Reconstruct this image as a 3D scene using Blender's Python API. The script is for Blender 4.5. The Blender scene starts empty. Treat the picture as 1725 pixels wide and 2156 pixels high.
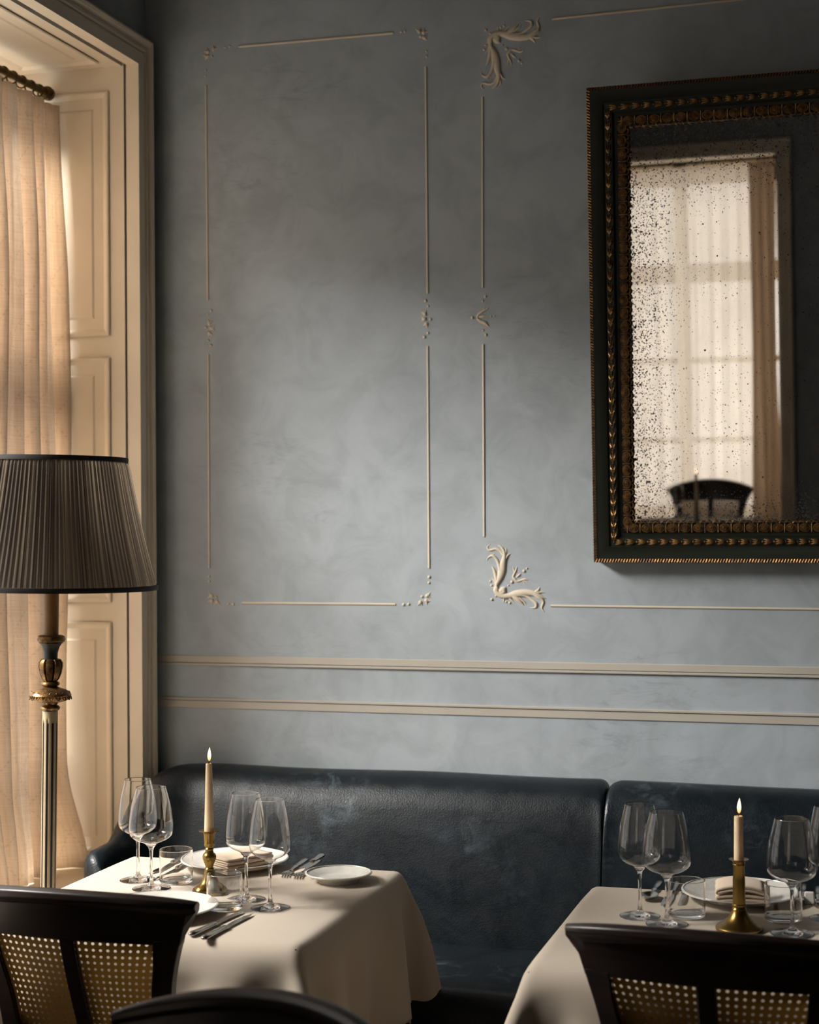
import bpy, math, random
import numpy as np
from mathutils import Vector, Matrix
random.seed(7)
scene = bpy.context.scene
C = scene.collection
PI = math.pi

# ------------------------------------------------------------------ camera
F = 3443.0                      # focal length in pixels of the 1725 x 2156 frame
EYE = Vector((0, 0, 1.57))
PSI = math.radians(16.33)
fwd = Vector((-math.sin(PSI), math.cos(PSI), 0))
rt0 = Vector((math.cos(PSI), math.sin(PSI), 0))
up0 = Vector((0, 0, 1))
RT = (rt0 - 0.006 * up0).normalized()
UP = (up0 + 0.006 * rt0).normalized()
cd = bpy.data.cameras.new('camera')
cam = bpy.data.objects.new('camera', cd)
C.objects.link(cam)
m3 = Matrix((RT, UP, -fwd)).transposed()
cam.matrix_world = Matrix.Translation(EYE) @ m3.to_4x4()
cd.sensor_fit = 'HORIZONTAL'
cd.sensor_width = 36
cd.lens = 36 * F / 1725
cd.shift_y = 20 / 1725
cd.clip_start = 0.05
cd.dof.use_dof = True
cd.dof.focus_distance = 3.75
cd.dof.aperture_fstop = 4.5
scene.camera = cam

def ray(px, py):
    return fwd + RT * ((px - 862.5) / F) + UP * ((1098 - py) / F)
def atY(px, py, Y):             # photo measurement -> point on the plane y = Y
    d = ray(px, py); return EYE + d * ((Y - EYE.y) / d.y)
def atX(px, py, X):
    d = ray(px, py); return EYE + d * ((X - EYE.x) / d.x)
def atZ(px, py, Z=0.75):
    d = ray(px, py); return EYE + d * ((Z - EYE.z) / d.z)

# ------------------------------------------------------------------ light
scene.view_settings.view_transform = 'Standard'
scene.view_settings.look = 'None'
scene.view_settings.gamma = 1
scene.view_settings.use_curve_mapping = False
scene.view_settings.exposure = 1.06
scene.cycles.max_bounces = 14
scene.cycles.transmission_bounces = 12
scene.cycles.transparent_max_bounces = 16
scene.cycles.glossy_bounces = 6
scene.cycles.diffuse_bounces = 4
scene.cycles.sample_clamp_indirect = 6

world = bpy.data.worlds.new('daylight')
scene.world = world
world.use_nodes = True
world.node_tree.nodes['Background'].inputs[0].default_value = (1.0, 0.975, 0.94, 1)
# added gradient: sky bright for the front window, dimmed towards -x to cut fill
_t = world.node_tree; _bg = _t.nodes['Background']
_tc = _t.nodes.new('ShaderNodeTexCoord'); _sx = _t.nodes.new('ShaderNodeSeparateXYZ'); _mr = _t.nodes.new('ShaderNodeMapRange')
_t.links.new(_tc.outputs['Generated'], _sx.inputs[0]); _t.links.new(_sx.outputs[0], _mr.inputs[0])
_mr.inputs[1].default_value = -0.75; _mr.inputs[2].default_value = -0.25; _mr.inputs[3].default_value = 0.62; _mr.inputs[4].default_value = 1.4
_t.links.new(_mr.outputs[0], _bg.inputs[1])

def area(name, loc, target, sx, sy, power, col, portal=False):
    l = bpy.data.lights.new(name, 'AREA')
    l.shape = 'RECTANGLE'; l.size = sx; l.size_y = sy; l.energy = power; l.color = col
    if portal: l.cycles.is_portal = True
    o = bpy.data.objects.new(name, l); C.objects.link(o)
    o.location = loc
    o.rotation_euler = (Vector(target) - Vector(loc)).to_track_quat('-Z', 'Y').to_euler()
    return o
area('daylight_side_window', (-5.0, 1.9, 4.35), (-2.1, 3.6, 1.9), 2.6, 1.6, 560, (1.0, 0.96, 0.90))
area('portal_side_window', (-2.62, 3.35, 1.72), (0, 3.35, 1.72), 1.9, 2.4, 1, (1, 1, 1), True)
area('portal_front_window', (-1.22, -1.75, 1.72), (-1.22, 0, 1.72), 1.35, 2.4, 1, (1, 1, 1), True)

# ------------------------------------------------------------------ materials
def s2l(r, g, b):
    f = lambda c: (c/255/12.92) if c/255 <= 0.04045 else ((c/255+0.055)/1.055)**2.4
    return (f(r), f(g), f(b), 1)
class N:
    def __init__(s, name):
        s.m = bpy.data.materials.new(name); s.m.use_nodes = True
        s.t = s.m.node_tree; s.n = s.t.nodes
        s.p = s.n['Principled BSDF']; s.out = s.n['Material Output']
    def add(s, t, **k):
        n = s.n.new(t)
        for a, v in k.items():
            if hasattr(n, a): setattr(n, a, v)
        return n
    def link(s, a, b): s.t.links.new(a, b)
    def coord(s, kind='Object', scale=(1, 1, 1)):
        tc = s.add('ShaderNodeTexCoord'); mp = s.add('ShaderNodeMapping')
        mp.inputs['Scale'].default_value = scale
        s.link(tc.outputs[kind], mp.inputs[0]); return mp.outputs[0]
    def noise(s, co, scale, detail=4, rough=0.55, dist=0):
        n = s.add('ShaderNodeTexNoise'); n.inputs['Scale'].default_value = scale
        n.inputs['Detail'].default_value = detail; n.inputs['Roughness'].default_value = rough
        n.inputs['Distortion'].default_value = dist
        s.link(co, n.inputs['Vector']); return n.outputs['Fac']
    def ramp(s, fac, stops):
        r = s.add('ShaderNodeValToRGB'); e = r.color_ramp.elements
        while len(e) < len(stops): e.new(0.5)
        for el, (p, c) in zip(e, stops):
            el.position = p; el.color = c if len(c) == 4 else (*c, 1)
        s.link(fac, r.inputs[0]); return r.outputs[0]
    def math(s, op, a, b=None, c=None):
        n = s.add('ShaderNodeMath'); n.operation = op
        for i, v in enumerate((a, b, c)):
            if v is None: continue
            if isinstance(v, (int, float)): n.inputs[i].default_value = v
            else: s.link(v, n.inputs[i])
        return n.outputs[0]
    def mix(s, fac, a, b, typ='MIX'):
        n = s.add('ShaderNodeMix'); n.data_type = 'RGBA'; n.blend_type = typ
        for i, v in ((0, fac), (6, a), (7, b)):
            if isinstance(v, (int, float)): n.inputs[i].default_value = v
            elif isinstance(v, tuple): n.inputs[i].default_value = v
            else: s.link(v, n.inputs[i])
        return n.outputs[2]
    def bump(s, h, strength=0.3, dist=0.001):
        b = s.add('ShaderNodeBump'); b.inputs['Strength'].default_value = strength
        b.inputs['Distance'].default_value = dist
        s.link(h, b.inputs['Height']); s.link(b.outputs[0], s.p.inputs['Normal']); return b
    def set(s, col=None, rough=None, metal=None, **k):
        if col is not None:
            if isinstance(col, tuple): s.p.inputs['Base Color'].default_value = col
            else: s.link(col, s.p.inputs['Base Color'])
        if rough is not None:
            if isinstance(rough, (int, float)): s.p.inputs['Roughness'].default_value = rough
            else: s.link(rough, s.p.inputs['Roughness'])
        if metal is not None: s.p.inputs['Metallic'].default_value = metal
        for a, v in k.items(): s.p.inputs[a].default_value = v
        return s.m

def m_wall():
    n = N('blue_lime_plaster'); co = n.coord()
    big = n.noise(co, 1.3, 5, 0.6, 0.4)
    c = n.ramp(big, [(0.3, s2l(152, 160, 166)), (0.5, s2l(164, 172, 179)), (0.72, s2l(173, 181, 185))])
    med = n.noise(co, 7, 6, 0.65, 0.8)
    c = n.mix(n.ramp(med, [(0.38, (0.5,)*3), (0.58, (0, 0, 0))]), c, s2l(138, 146, 150))
    # scuffed streaky patches
    cs = n.coord(scale=(7, 1, 20)); cs.node.inputs['Rotation'].default_value = (0, 0.45, 0); st = n.noise(cs, 1.1, 5, 0.75, 1.2)
    mask = n.noise(co, 1.9, 3, 0.5, 0.3)
    k = n.math('MULTIPLY', n.ramp(st, [(0.50, (0, 0, 0)), (0.68, (1, 1, 1))]), n.ramp(mask, [(0.55, (0, 0, 0)), (0.70, (0.38,)*3)]))
    c = n.mix(k, c, s2l(98, 108, 112))
    n.bump(n.math('ADD', n.noise(co, 120, 4, 0.6), n.math('MULTIPLY', med, 2.0)), 0.12, 0.002)
    return n.set(c, 0.72)
def m_paint(name, col, rough=0.45, var=0.06):
    n = N(name); co = n.coord()
    f = n.noise(co, 6, 4)
    c = n.mix(n.ramp(f, [(0.3, (0, 0, 0)), (0.75, (1, 1, 1))]), col, tuple(x * (1 - var * 2) for x in col[:3]) + (1,))
    n.bump(n.noise(n.coord(scale=(1, 1, 0.06)), 160, 2), 0.08, 0.001)
    return n.set(c, rough)
def m_plain(name, col, rough=0.5, metal=0, **k):
    n = N(name); co = n.coord(); f = n.noise(co, 40, 3)
    c = n.mix(n.ramp(f, [(0.35, (0, 0, 0)), (0.7, (1, 1, 1))]), col, tuple(x * 0.86 for x in col[:3]) + (1,))
    return n.set(c, rough, metal, **k)
def m_leather():
    n = N('dark_blue_leather'); co = n.coord()
    big = n.noise(co, 5, 6, 0.65, 0.6)
    c = n.ramp(big, [(0.3, s2l(8, 14, 19)), (0.6, s2l(14, 23, 29)), (0.8, s2l(28, 40, 48))])
    r = n.ramp(n.noise(co, 9, 6, 0.7, 1.0), [(0.3, (0.30,)*3), (0.7, (0.50,)*3)])
    rub = n.math('MULTIPLY', n.ramp(n.noise(co, 14, 7, 0.75, 0.6), [(0.50, (0, 0, 0)), (0.68, (0.7,)*3)]), n.ramp(n.noise(co, 2.6, 3), [(0.48, (0, 0, 0)), (0.62, (1, 1, 1))]))
    c = n.mix(rub, c, s2l(76, 88, 96))
    g = n.add('ShaderNodeTexVoronoi'); g.inputs['Scale'].default_value = 260; n.link(co, g.inputs['Vector'])
    cr = n.noise(n.coord(scale=(3, 3, 9)), 3, 6, 0.7, 1.5)
    n.bump(n.math('ADD', g.outputs['Distance'], n.math('MULTIPLY', cr, 1.6)), 0.28, 0.0012)
    n.p.inputs['Specular IOR Level'].default_value = 0.34
    return n.set(c, r)
def weave(n, co, s):
    a = n.add('ShaderNodeTexWave'); a.inputs['Scale'].default_value = s; a.bands_direction = 'X'; n.link(co, a.inputs['Vector'])
    b = n.add('ShaderNodeTexWave'); b.inputs['Scale'].default_value = s; b.bands_direction = 'Z'; n.link(co, b.inputs['Vector'])
    return n.math('ADD', a.outputs['Fac'], b.outputs['Fac'])
def m_cloth(name, col, rough=0.85):
    n = N(name); co = n.coord()
    f = n.noise(co, 5, 4, 0.6)
    c = n.mix(n.ramp(f, [(0.3, (0, 0, 0)), (0.75, (1, 1, 1))]), col, tuple(x * 0.93 for x in col[:3]) + (1,))
    n.bump(n.noise(co, 900, 2), 0.15, 0.0006)
    n.p.inputs['Sheen Weight'].default_value = 0.15
    return n.set(c, rough)
def m_curtain(name, c1, c2, sheer, trans):
    n = N(name); co = n.coord('UV')
    st = n.noise(n.coord('UV', (60, 2.2, 1)), 3, 5, 0.6)
    st2 = n.noise(n.coord('UV', (4, 240, 1)), 1.5, 3, 0.6)
    c = n.mix(n.ramp(n.math('MULTIPLY', n.math('ADD', st, st2), 0.5), [(0.38, (0, 0, 0)), (0.62, (1, 1, 1))]), c1, c2)
    # stitched diamond lattice
    sep = n.add('ShaderNodeSeparateXYZ'); n.link(co, sep.inputs[0])
    u = n.math('MULTIPLY', sep.outputs[0], 9.0); v = n.math('MULTIPLY', sep.outputs[1], 5.0)
    line = None
    for sg in (1, -1):
        w = n.math('ABSOLUTE', n.math('SUBTRACT', n.math('FRACT', n.math('ADD', u, n.math('MULTIPLY', v, sg))), 0.5))
        l = n.math('LESS_THAN', w, 0.018)
        line = l if line is None else n.math('MAXIMUM', line, l)
    dots = n.math('GREATER_THAN', n.math('FRACT', n.math('MULTIPLY', sep.outputs[1], 90)), 0.45)
    line = n.math('MULTIPLY', line, dots)
    c = n.mix(n.math('MULTIPLY', line, 0.16), c, s2l(140, 112, 84))
    n.set(c, 0.9)
    n.bump(n.math('ADD', n.math('ADD', st, st2), n.math('MULTIPLY', line, -0.6)), 0.4, 0.0015)
    tr = n.add('ShaderNodeBsdfTranslucent'); n.link(c, tr.inputs[0])
    mx = n.add('ShaderNodeMixShader'); mx.inputs[0].default_value = trans
    n.link(n.p.outputs[0], mx.inputs[1]); n.link(tr.outputs[0], mx.inputs[2])
    tp = n.add('ShaderNodeBsdfTransparent')
    m2 = n.add('ShaderNodeMixShader'); m2.inputs[0].default_value = sheer
    n.link(mx.outputs[0], m2.inputs[1]); n.link(tp.outputs[0], m2.inputs[2])
    n.link(m2.outputs[0], n.out.inputs[0])
    return n.m
def m_shade():
    n = N('pleated_brown_linen')
    st = n.noise(n.coord('UV', (260, 1.2, 1)), 1, 4, 0.6, 0.2)
    sl = n.noise(n.coord('UV', (34, 420, 1)), 1, 5, 0.75, 0.8)
    wide = n.noise(n.coord('UV', (60, 0.8, 1)), 1, 3, 0.6)
    c = n.ramp(n.math('ADD', n.math('MULTIPLY', st, 0.6), n.math('MULTIPLY', wide, 0.4)), [(0.38, s2l(44, 38, 38)), (0.52, s2l(96, 86, 76)), (0.66, s2l(176, 160, 134))])
    c = n.mix(n.ramp(sl, [(0.28, (0.75,)*3), (0.42, (0, 0, 0))]), c, s2l(38, 33, 32))
    n.set(c, 0.9)
    n.bump(sl, 0.4, 0.001)
    tr = n.add('ShaderNodeBsdfTranslucent'); n.link(c, tr.inputs[0])
    mx = n.add('ShaderNodeMixShader'); mx.inputs[0].default_value = 0.45
    n.link(n.p.outputs[0], mx.inputs[1]); n.link(tr.outputs[0], mx.inputs[2])
    n.link(mx.outputs[0], n.out.inputs[0])
    return n.m
def m_glass(name='clear_glass', rough=0.0):
    n = N(name)
    return n.set((1, 1, 1, 1), rough, 0, **{'Transmission Weight': 1.0, 'IOR': 1.42})
def m_mirror():
    n = N('antique_foxed_mirror'); co = n.coord()
    sep = n.add('ShaderNodeSeparateXYZ'); n.link(co, sep.inputs[0])
    W, H = MW, MH
    ex = n.math('MINIMUM', n.math('SUBTRACT', sep.outputs[0], -W/2 + 0.1), n.math('SUBTRACT', W/2 - 0.1, sep.outputs[0]))
    bz = n.math('SUBTRACT', sep.outputs[2], 0.1)
    tz = n.math('SUBTRACT', H - 0.11, sep.outputs[2])
    # nearness to edges, strongest along the foot and the left side
    near = n.math('MAXIMUM', n.math('SUBTRACT', 1.0, n.math('MULTIPLY', bz, 9.0)), n.math('MAXIMUM', n.math('SUBTRACT', 0.8, n.math('MULTIPLY', ex, 5.0)), n.math('SUBTRACT', 0.85, n.math('MULTIPLY', tz, 3.2))))
    near = n.math('MAXIMUM', near, 0.0)
    cloud = n.noise(co, 4.5, 4, 0.6, 0.5)
    dens = n.math('ADD', n.math('MULTIPLY', near, 0.16), n.math('MULTIPLY', cloud, 0.22))
    sp = n.noise(co, 230, 2, 0.5); sp2 = n.noise(co, 90, 3, 0.6)
    k1 = n.ramp(n.math('ADD', sp, dens), [(0.795, (0, 0, 0)), (0.825, (1, 1, 1))])
    k2 = n.ramp(n.math('ADD', sp2, n.math('MULTIPLY', dens, 0.9)), [(0.835, (0, 0, 0)), (0.86, (1, 1, 1))])
    vo = n.add('ShaderNodeTexVoronoi'); vo.inputs['Scale'].default_value = 55; vo.inputs['Randomness'].default_value = 1
    n.link(co, vo.inputs['Vector'])
    sepc = n.add('ShaderNodeSeparateColor'); n.link(vo.outputs['Color'], sepc.inputs[0])
    dots = n.math('LESS_THAN', vo.outputs['Distance'], n.math('MULTIPLY', n.math('POWER', sepc.outputs[0], 5.0), 0.16))
    k = n.math('MAXIMUM', n.math('MAXIMUM', k1, k2), dots)
    blot = n.noise(co, 16, 4, 0.7, 0.4)
    k3 = n.ramp(n.math('ADD', blot, n.math('MULTIPLY', near, 0.2)), [(0.80, (0, 0, 0)), (0.86, (0.9,)*3)])
    k = n.math('MAXIMUM', k, k3)
    haze = n.math('MULTIPLY', n.math('MULTIPLY', near, n.noise(co, 12, 5, 0.7)), 0.35)
    gl = n.add('ShaderNodeBsdfGlossy'); gl.inputs['Roughness'].default_value = 0.012
    n.link(n.ramp(cloud, [(0.3, (0.74, 0.71, 0.67)), (0.7, (0.86, 0.84, 0.80))]), gl.inputs['Color'])
    n.set(s2l(52, 46, 42), 0.5)
    mx = n.add('ShaderNodeMixShader'); n.link(n.math('MINIMUM', n.math('ADD', k, haze), 1.0), mx.inputs[0])
    n.link(gl.outputs[0], mx.inputs[1]); n.link(n.p.outputs[0], mx.inputs[2])
    n.link(mx.outputs[0], n.out.inputs[0]); return n.m
def m_wood(name, c1, c2, rough):
    n = N(name); f = n.noise(n.coord(scale=(3, 3, 30)), 2, 5, 0.6, 0.6)
    c = n.ramp(f, [(0.35, c1), (0.7, c2)])
    return n.set(c, rough)
def m_cane():
    n = N('woven_cane'); co = n.coord('UV')
    sep = n.add('ShaderNodeSeparateXYZ'); n.link(co, sep.inputs[0])
    P = 0.0135
    fx = n.math('SUBTRACT', n.math('FRACT', n.math('DIVIDE', sep.outputs[0], P)), 0.5)
    fy = n.math('SUBTRACT', n.math('FRACT', n.math('DIVIDE', sep.outputs[1], P)), 0.5)
    ax = n.math('ABSOLUTE', fx); ay = n.math('ABSOLUTE', fy)
    oct_ = n.math('MAXIMUM', n.math('MAXIMUM', ax, ay), n.math('MULTIPLY', n.math('ADD', ax, ay), 0.72))
    hole = n.math('LESS_THAN', oct_, 0.205)
    strand = n.add('ShaderNodeTexWave'); strand.inputs['Scale'].default_value = 240; strand.bands_direction = 'DIAGONAL'; n.link(co, strand.inputs['Vector'])
    c = n.mix(strand.outputs['Fac'], s2l(150, 112, 52), s2l(92, 66, 28))
    n.set(c, 0.55)
    n.bump(n.math('SUBTRACT', strand.outputs['Fac'], n.math('MULTIPLY', oct_, -2)), 0.5, 0.001)
    tp = n.add('ShaderNodeBsdfTransparent'); mx = n.add('ShaderNodeMixShader')
    tl = n.add('ShaderNodeBsdfTranslucent'); n.link(c, tl.inputs[0]); m0 = n.add('ShaderNodeMixShader'); m0.inputs[0].default_value = 0.45
    n.link(n.p.outputs[0], m0.inputs[1]); n.link(tl.outputs[0], m0.inputs[2])
    n.link(hole, mx.inputs[0]); n.link(m0.outputs[0], mx.inputs[1]); n.link(tp.outputs[0], mx.inputs[2])
    n.link(mx.outputs[0], n.out.inputs[0]); return n.m
def m_gilt(name, c1, c2, rough=0.38):
    n = N(name); co = n.coord(); f = n.noise(co, 60, 5, 0.7)
    c = n.ramp(f, [(0.38, c2), (0.6, c1)])
    n.bump(n.noise(co, 300, 3), 0.3, 0.001)
    n.set(c, rough); n.link(n.ramp(f, [(0.35, (0.2,)*3), (0.55, (0.85,)*3)]), n.p.inputs['Metallic'])
    return n.m
def m_flame():
    n = N('candle_flame'); n.n.remove(n.p)
    co = n.coord('Object'); sep = n.add('ShaderNodeSeparateXYZ'); n.link(co, sep.inputs[0])
    e = n.add('ShaderNodeEmission')
    n.link(n.ramp(n.math('MULTIPLY', sep.outputs[2], 28.0), [(0.0, (0.5, 0.12, 0.02)), (0.22, (1.0, 0.42, 0.14)), (0.5, (1.0, 0.78, 0.5)), (1.0, (1.0, 0.7, 0.38))]), e.inputs[0])
    e.inputs[1].default_value = 1.3
    n.link(e.outputs[0], n.out.inputs[0]); return n.m
def m_floor():
    n = N('oak_floorboards'); co = n.coord()
    b = n.add('ShaderNodeTexBrick'); b.inputs['Scale'].default_value = 1; b.inputs['Brick Width'].default_value = 1.6
    b.inputs['Row Height'].default_value = 0.14; b.inputs['Mortar Size'].default_value = 0.003
    b.inputs['Color1'].default_value = s2l(70, 48, 32); b.inputs['Color2'].default_value = s2l(58, 40, 26); b.inputs['Mortar'].default_value = s2l(20, 13, 9)
    n.link(co, b.inputs['Vector'])
    g = n.noise(n.coord(scale=(2, 40, 1)), 3, 5, 0.6)
    c = n.mix(n.ramp(g, [(0.3, (0, 0, 0)), (0.8, (0.6,)*3)]), b.outputs['Color'], s2l(58, 38, 24))
    return n.set(c, 0.4)

MW, MH = 1.04, 1.28
MAT = dict(
    wall=m_wall(), cream=m_paint('cream_joinery_paint', s2l(240, 226, 204), 0.42),
    stucco=m_paint('cream_relief_plaster', s2l(206, 194, 174), 0.7), band=m_paint('painted_cream_band', s2l(180, 173, 162), 0.75),
    ceil=m_paint('ceiling_paint', s2l(110, 104, 98), 0.8), leather=m_leather(), linen=m_cloth('cream_table_linen', s2l(192, 178, 161)),
    napkin=m_cloth('beige_napkin_linen', s2l(222, 200, 176)),
    drape=m_curtain('beige_linen_drape', s2l(244, 234, 222), s2l(226, 212, 196), 0.03, 0.55),
    sheer=m_curtain('sheer_voile', s2l(246, 240, 232), s2l(236, 228, 218), 0.30, 0.72),
    shade=m_shade(), trim=m_cloth('charcoal_binding', s2l(52, 48, 50)),
    glass=m_glass(), pane=None, silver=m_plain('silver_plate', s2l(196, 192, 186), 0.2, 1.0), porcelain=m_plain('white_porcelain', s2l(216, 212, 204), 0.16),
    brass=m_plain('aged_brass', s2l(150, 122, 66), 0.28, 1.0), wax=m_plain('cream_wax', s2l(238, 214, 176), 0.45, 0),
    wood=m_wood('dark_mahogany', s2l(22, 13, 11), s2l(40, 25, 21), 0.38), cane=m_cane(),
    gilt=m_gilt('rubbed_gilding', s2l(156, 122, 74), s2l(58, 36, 20)), gilt_dark=m_gilt('dark_worn_gilding', s2l(150, 112, 66), s2l(56, 34, 20)),
    green=m_plain('dark_green_lacquer', s2l(26, 29, 20), 0.4), flame=m_flame(), wick=m_plain('charred_wick', s2l(20, 16, 14), 0.9),
    floor=m_floor(), rod=m_plain('dark_brass_rod', s2l(92, 74, 40), 0.35, 0.8), tube=m_plain('tan_candle_tube', s2l(150, 110, 62), 0.5),
    black=m_plain('black_paint', s2l(16, 15, 15), 0.4), ivory=m_plain('ivory_paint', s2l(178, 160, 130), 0.5), bulbgreen=m_plain('dark_green_paint', s2l(32, 38, 32), 0.5),
    mirror=m_mirror())
pn = N('window_glass')
_tp = pn.add('ShaderNodeBsdfTransparent'); _gl = pn.add('ShaderNodeBsdfGlossy'); _gl.inputs['Roughness'].default_value = 0.01
_fr = pn.add('ShaderNodeFresnel'); _mx = pn.add('ShaderNodeMixShader')
pn.link(_fr.outputs[0], _mx.inputs[0]); pn.link(_tp.outputs[0], _mx.inputs[1]); pn.link(_gl.outputs[0], _mx.inputs[2]); pn.link(_mx.outputs[0], pn.out.inputs[0])
MAT['pane'] = pn.m
_ss = MAT['wax'].node_tree.nodes['Principled BSDF']
_ss.inputs['Subsurface Weight'].default_value = 0.3; _ss.inputs['Subsurface Radius'].default_value = (0.02, 0.01, 0.005); _ss.inputs['Subsurface Scale'].default_value = 0.5

# ------------------------------------------------------------------ mesh helpers
class MB:
    def __init__(s): s.v = []; s.f = []; s.uv = {}
    def box(s, x0, x1, y0, y1, z0, z1, T=None):
        b = len(s.v)
        for x in (x0, x1):
            for y in (y0, y1):
                for z in (z0, z1):
                    p = Vector((x, y, z)); s.v.append(T @ p if T else p)
        for q in ((0, 1, 3, 2), (4, 6, 7, 5), (0, 4, 5, 1), (2, 3, 7, 6), (0, 2, 6, 4), (1, 5, 7, 3)):
            s.f.append([b + i for i in q])
        return s
    def grid(s, fn, nu, nv, cu=False, cv=False, uvf=None, flip=False):
        b = len(s.v)
        for i in range(nu):
            for j in range(nv): s.v.append(Vector(fn(i, j)))
        for i in range(nu if cu else nu - 1):
            for j in range(nv if cv else nv - 1):
                q = [b + i*nv + j, b + ((i+1) % nu)*nv + j, b + ((i+1) % nu)*nv + (j+1) % nv, b + i*nv + (j+1) % nv]
                if flip: q.reverse()
                s.f.append(q)
                if uvf: s.uv[len(s.f)-1] = [uvf(i, j), uvf(i+1, j), uvf(i+1, j+1), uvf(i, j+1)]
        return b
    def cap(s, idx): s.f.append(list(idx))
    def lathe(s, prof, n=32, c=(0, 0, 0), rf=None):       # prof: (r, z) bottom to top, ends may touch the axis
        c = Vector(c)
        def fn(i, j):
            a = 2*PI*i/n; r, z = prof[j]
            k = rf(a, z, r) if rf else 1
            return (c.x + r*k*math.cos(a), c.y + r*k*math.sin(a), c.z + z)
        b = s.grid(fn, n, len(prof), cu=True)
        m = len(prof)
        if prof[0][0] > 1e-6: s.cap([b + i*m for i in range(n)][::-1])
        if prof[-1][0] > 1e-6: s.cap([b + i*m + m-1 for i in range(n)])
        return s
    def tube(s, pts, rad, n=10, squash=1.0, upv=None, caps=True):
        pts = [Vector(p) for p in pts]; m = len(pts)
        if isinstance(rad, (int, float)): rad = [rad]*m
        fr = []; up = Vector(upv or (0, 0, 1))
        for i in range(m):
            t = (pts[min(i+1, m-1)] - pts[max(i-1, 0)]).normalized()
            if abs(t.dot(up)) > 0.98: up = Vector((1, 0, 0)) if abs(t.x) < 0.9 else Vector((0, 1, 0))
            x = t.cross(up).normalized(); fr.append((x, x.cross(t).normalized()))
        def fn(i, j):
            a = 2*PI*j/n; x, y = fr[i]
            return pts[i] + x*(rad[i]*math.cos(a)) + y*(rad[i]*squash*math.sin(a))
        b = s.grid(fn, m, n, cv=True)
        if caps:
            s.cap([b + j for j in range(n)][::-1]); s.cap([b + (m-1)*n + j for j in range(n)])
        return s
    def build(s, name, mat, parent=None, smooth=True, angle=40, bevel=0, solid=0, subd=0, loc=None):
        me = bpy.data.meshes.new(name)
        me.from_pydata([tuple(v) for v in s.v], [], s.f)
        me.validate(verbose=False)
        if s.uv:
            l = me.uv_layers.new(name='UVMap')
            for fi, uvs in s.uv.items():
                p = me.polygons[fi]
                for k, li in enumerate(p.loop_indices): l.data[li].uv = uvs[k]
        import bmesh as _bm
        bm = _bm.new(); bm.from_mesh(me)
        _bm.ops.remove_doubles(bm, verts=bm.verts, dist=1e-6)
        _bm.ops.recalc_face_normals(bm, faces=bm.faces); bm.to_mesh(me); bm.free()
        me.materials.append(mat)
        if smooth:
            me.shade_smooth()
            if angle < 180: me.set_sharp_from_angle(angle=math.radians(angle))
        o = bpy.data.objects.new(name, me); C.objects.link(o)
        if parent: o.parent = parent
        if loc: o.location = loc
        if solid:
            md = o.modifiers.new('thickness', 'SOLIDIFY'); md.thickness = solid; md.offset = 0
        if bevel:
            md = o.modifiers.new('bevel', 'BEVEL'); md.width = bevel; md.segments = 3; md.limit_method = 'ANGLE'
        if subd:
            md = o.modifiers.new('sub', 'SUBSURF'); md.levels = subd; md.render_levels = subd
        return o
def tag(o, label=None, cat=None, group=None, kind=None):
    if label: o['label'] = label
    if cat: o['category'] = cat
    if group: o['group'] = group
    if kind: o['kind'] = kind
    return o
def empty(name, loc, rz=0, label=None, cat=None, group=None, kind=None):
    o = bpy.data.objects.new(name, None); C.objects.link(o)
    o.location = loc; o.rotation_euler = (0, 0, rz); o.empty_display_size = 0.1
    return tag(o, label, cat, group, kind)
def copy_tree(o, parent=None):
    c = o.copy(); C.objects.link(c)
    if parent: c.parent = parent
    for ch in list(o.children): copy_tree(ch, c)
    return c
def place(proto, used, loc, rz, label, group=None, scale=None):
    o = proto if not used else copy_tree(proto)
    o.location = loc; o.rotation_euler = (0, 0, rz)
    if scale: o.scale = scale
    o['label'] = label
    if group: o['group'] = group
    return o
def smoothstep(a, b, x):
    t = max(0, min(1, (x-a)/(b-a))); return t*t*(3-2*t)
def lerp(a, b, t): return a + (b-a)*t
def catmull(P, k=6):
    out = []; n = len(P)
    for i in range(n-1):
        p0, p1, p2, p3 = P[max(i-1, 0)], P[i], P[i+1], P[min(i+2, n-1)]
        for j in range(k):
            t = j/k
            out.append(tuple(0.5*((2*b)+(-a+c)*t+(2*a-5*b+4*c-d)*t*t+(-a+3*b-3*c+d)*t**3) for a, b, c, d in zip(p0, p1, p2, p3)))
    out.append(tuple(P[-1])); return out

# ------------------------------------------------------------------ room shell
WY, WX, FY, RX, CZ = 4.42, -2.10, -1.20, 6.0, 3.55
OY0, OY1, OZ0, OZ1 = 2.40, 4.305, 0.55, 2.90          # side window opening
GX0, GX1, GZ1 = -1.85, -0.597, 2.79                                # front window opening
m = MB(); m.box(WX-0.6, RX+0.2, WY, WY+0.2, 0, CZ); tag(m.build('wall_back', MAT['wall'], smooth=False), kind='structure')
m = MB()
m.box(WX-0.5, WX, FY-0.5, OY0, 0, CZ); m.box(WX-0.5, WX, OY1, WY, 0, CZ)
m.box(WX-0.5, WX, OY0, OY1, OZ1, CZ); m.box(WX-0.5, WX, OY0, OY1, 0, OZ0)
tag(m.build('wall_left', MAT['wall'], smooth=False), kind='structure')
m = MB()
m.box(WX, GX0, FY-0.5, FY, 0, CZ); m.box(GX1, RX, FY-0.5, FY, 0, CZ)
m.box(GX0, GX1, FY-0.5, FY, GZ1, CZ); m.box(GX0, GX1, FY-0.5, FY, 0, OZ0)
tag(m.build('wall_front', MAT['wall'], smooth=False), kind='structure')
m = MB(); m.box(RX, RX+0.2, FY-0.5, WY, 0, CZ); tag(m.build('wall_right', MAT['wall'], smooth=False), kind='structure')
m = MB(); m.box(WX-0.6, RX+0.2, FY-0.6, WY+0.2, -0.1, 0); tag(m.build('floor', MAT['floor'], smooth=False), kind='structure')
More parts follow.
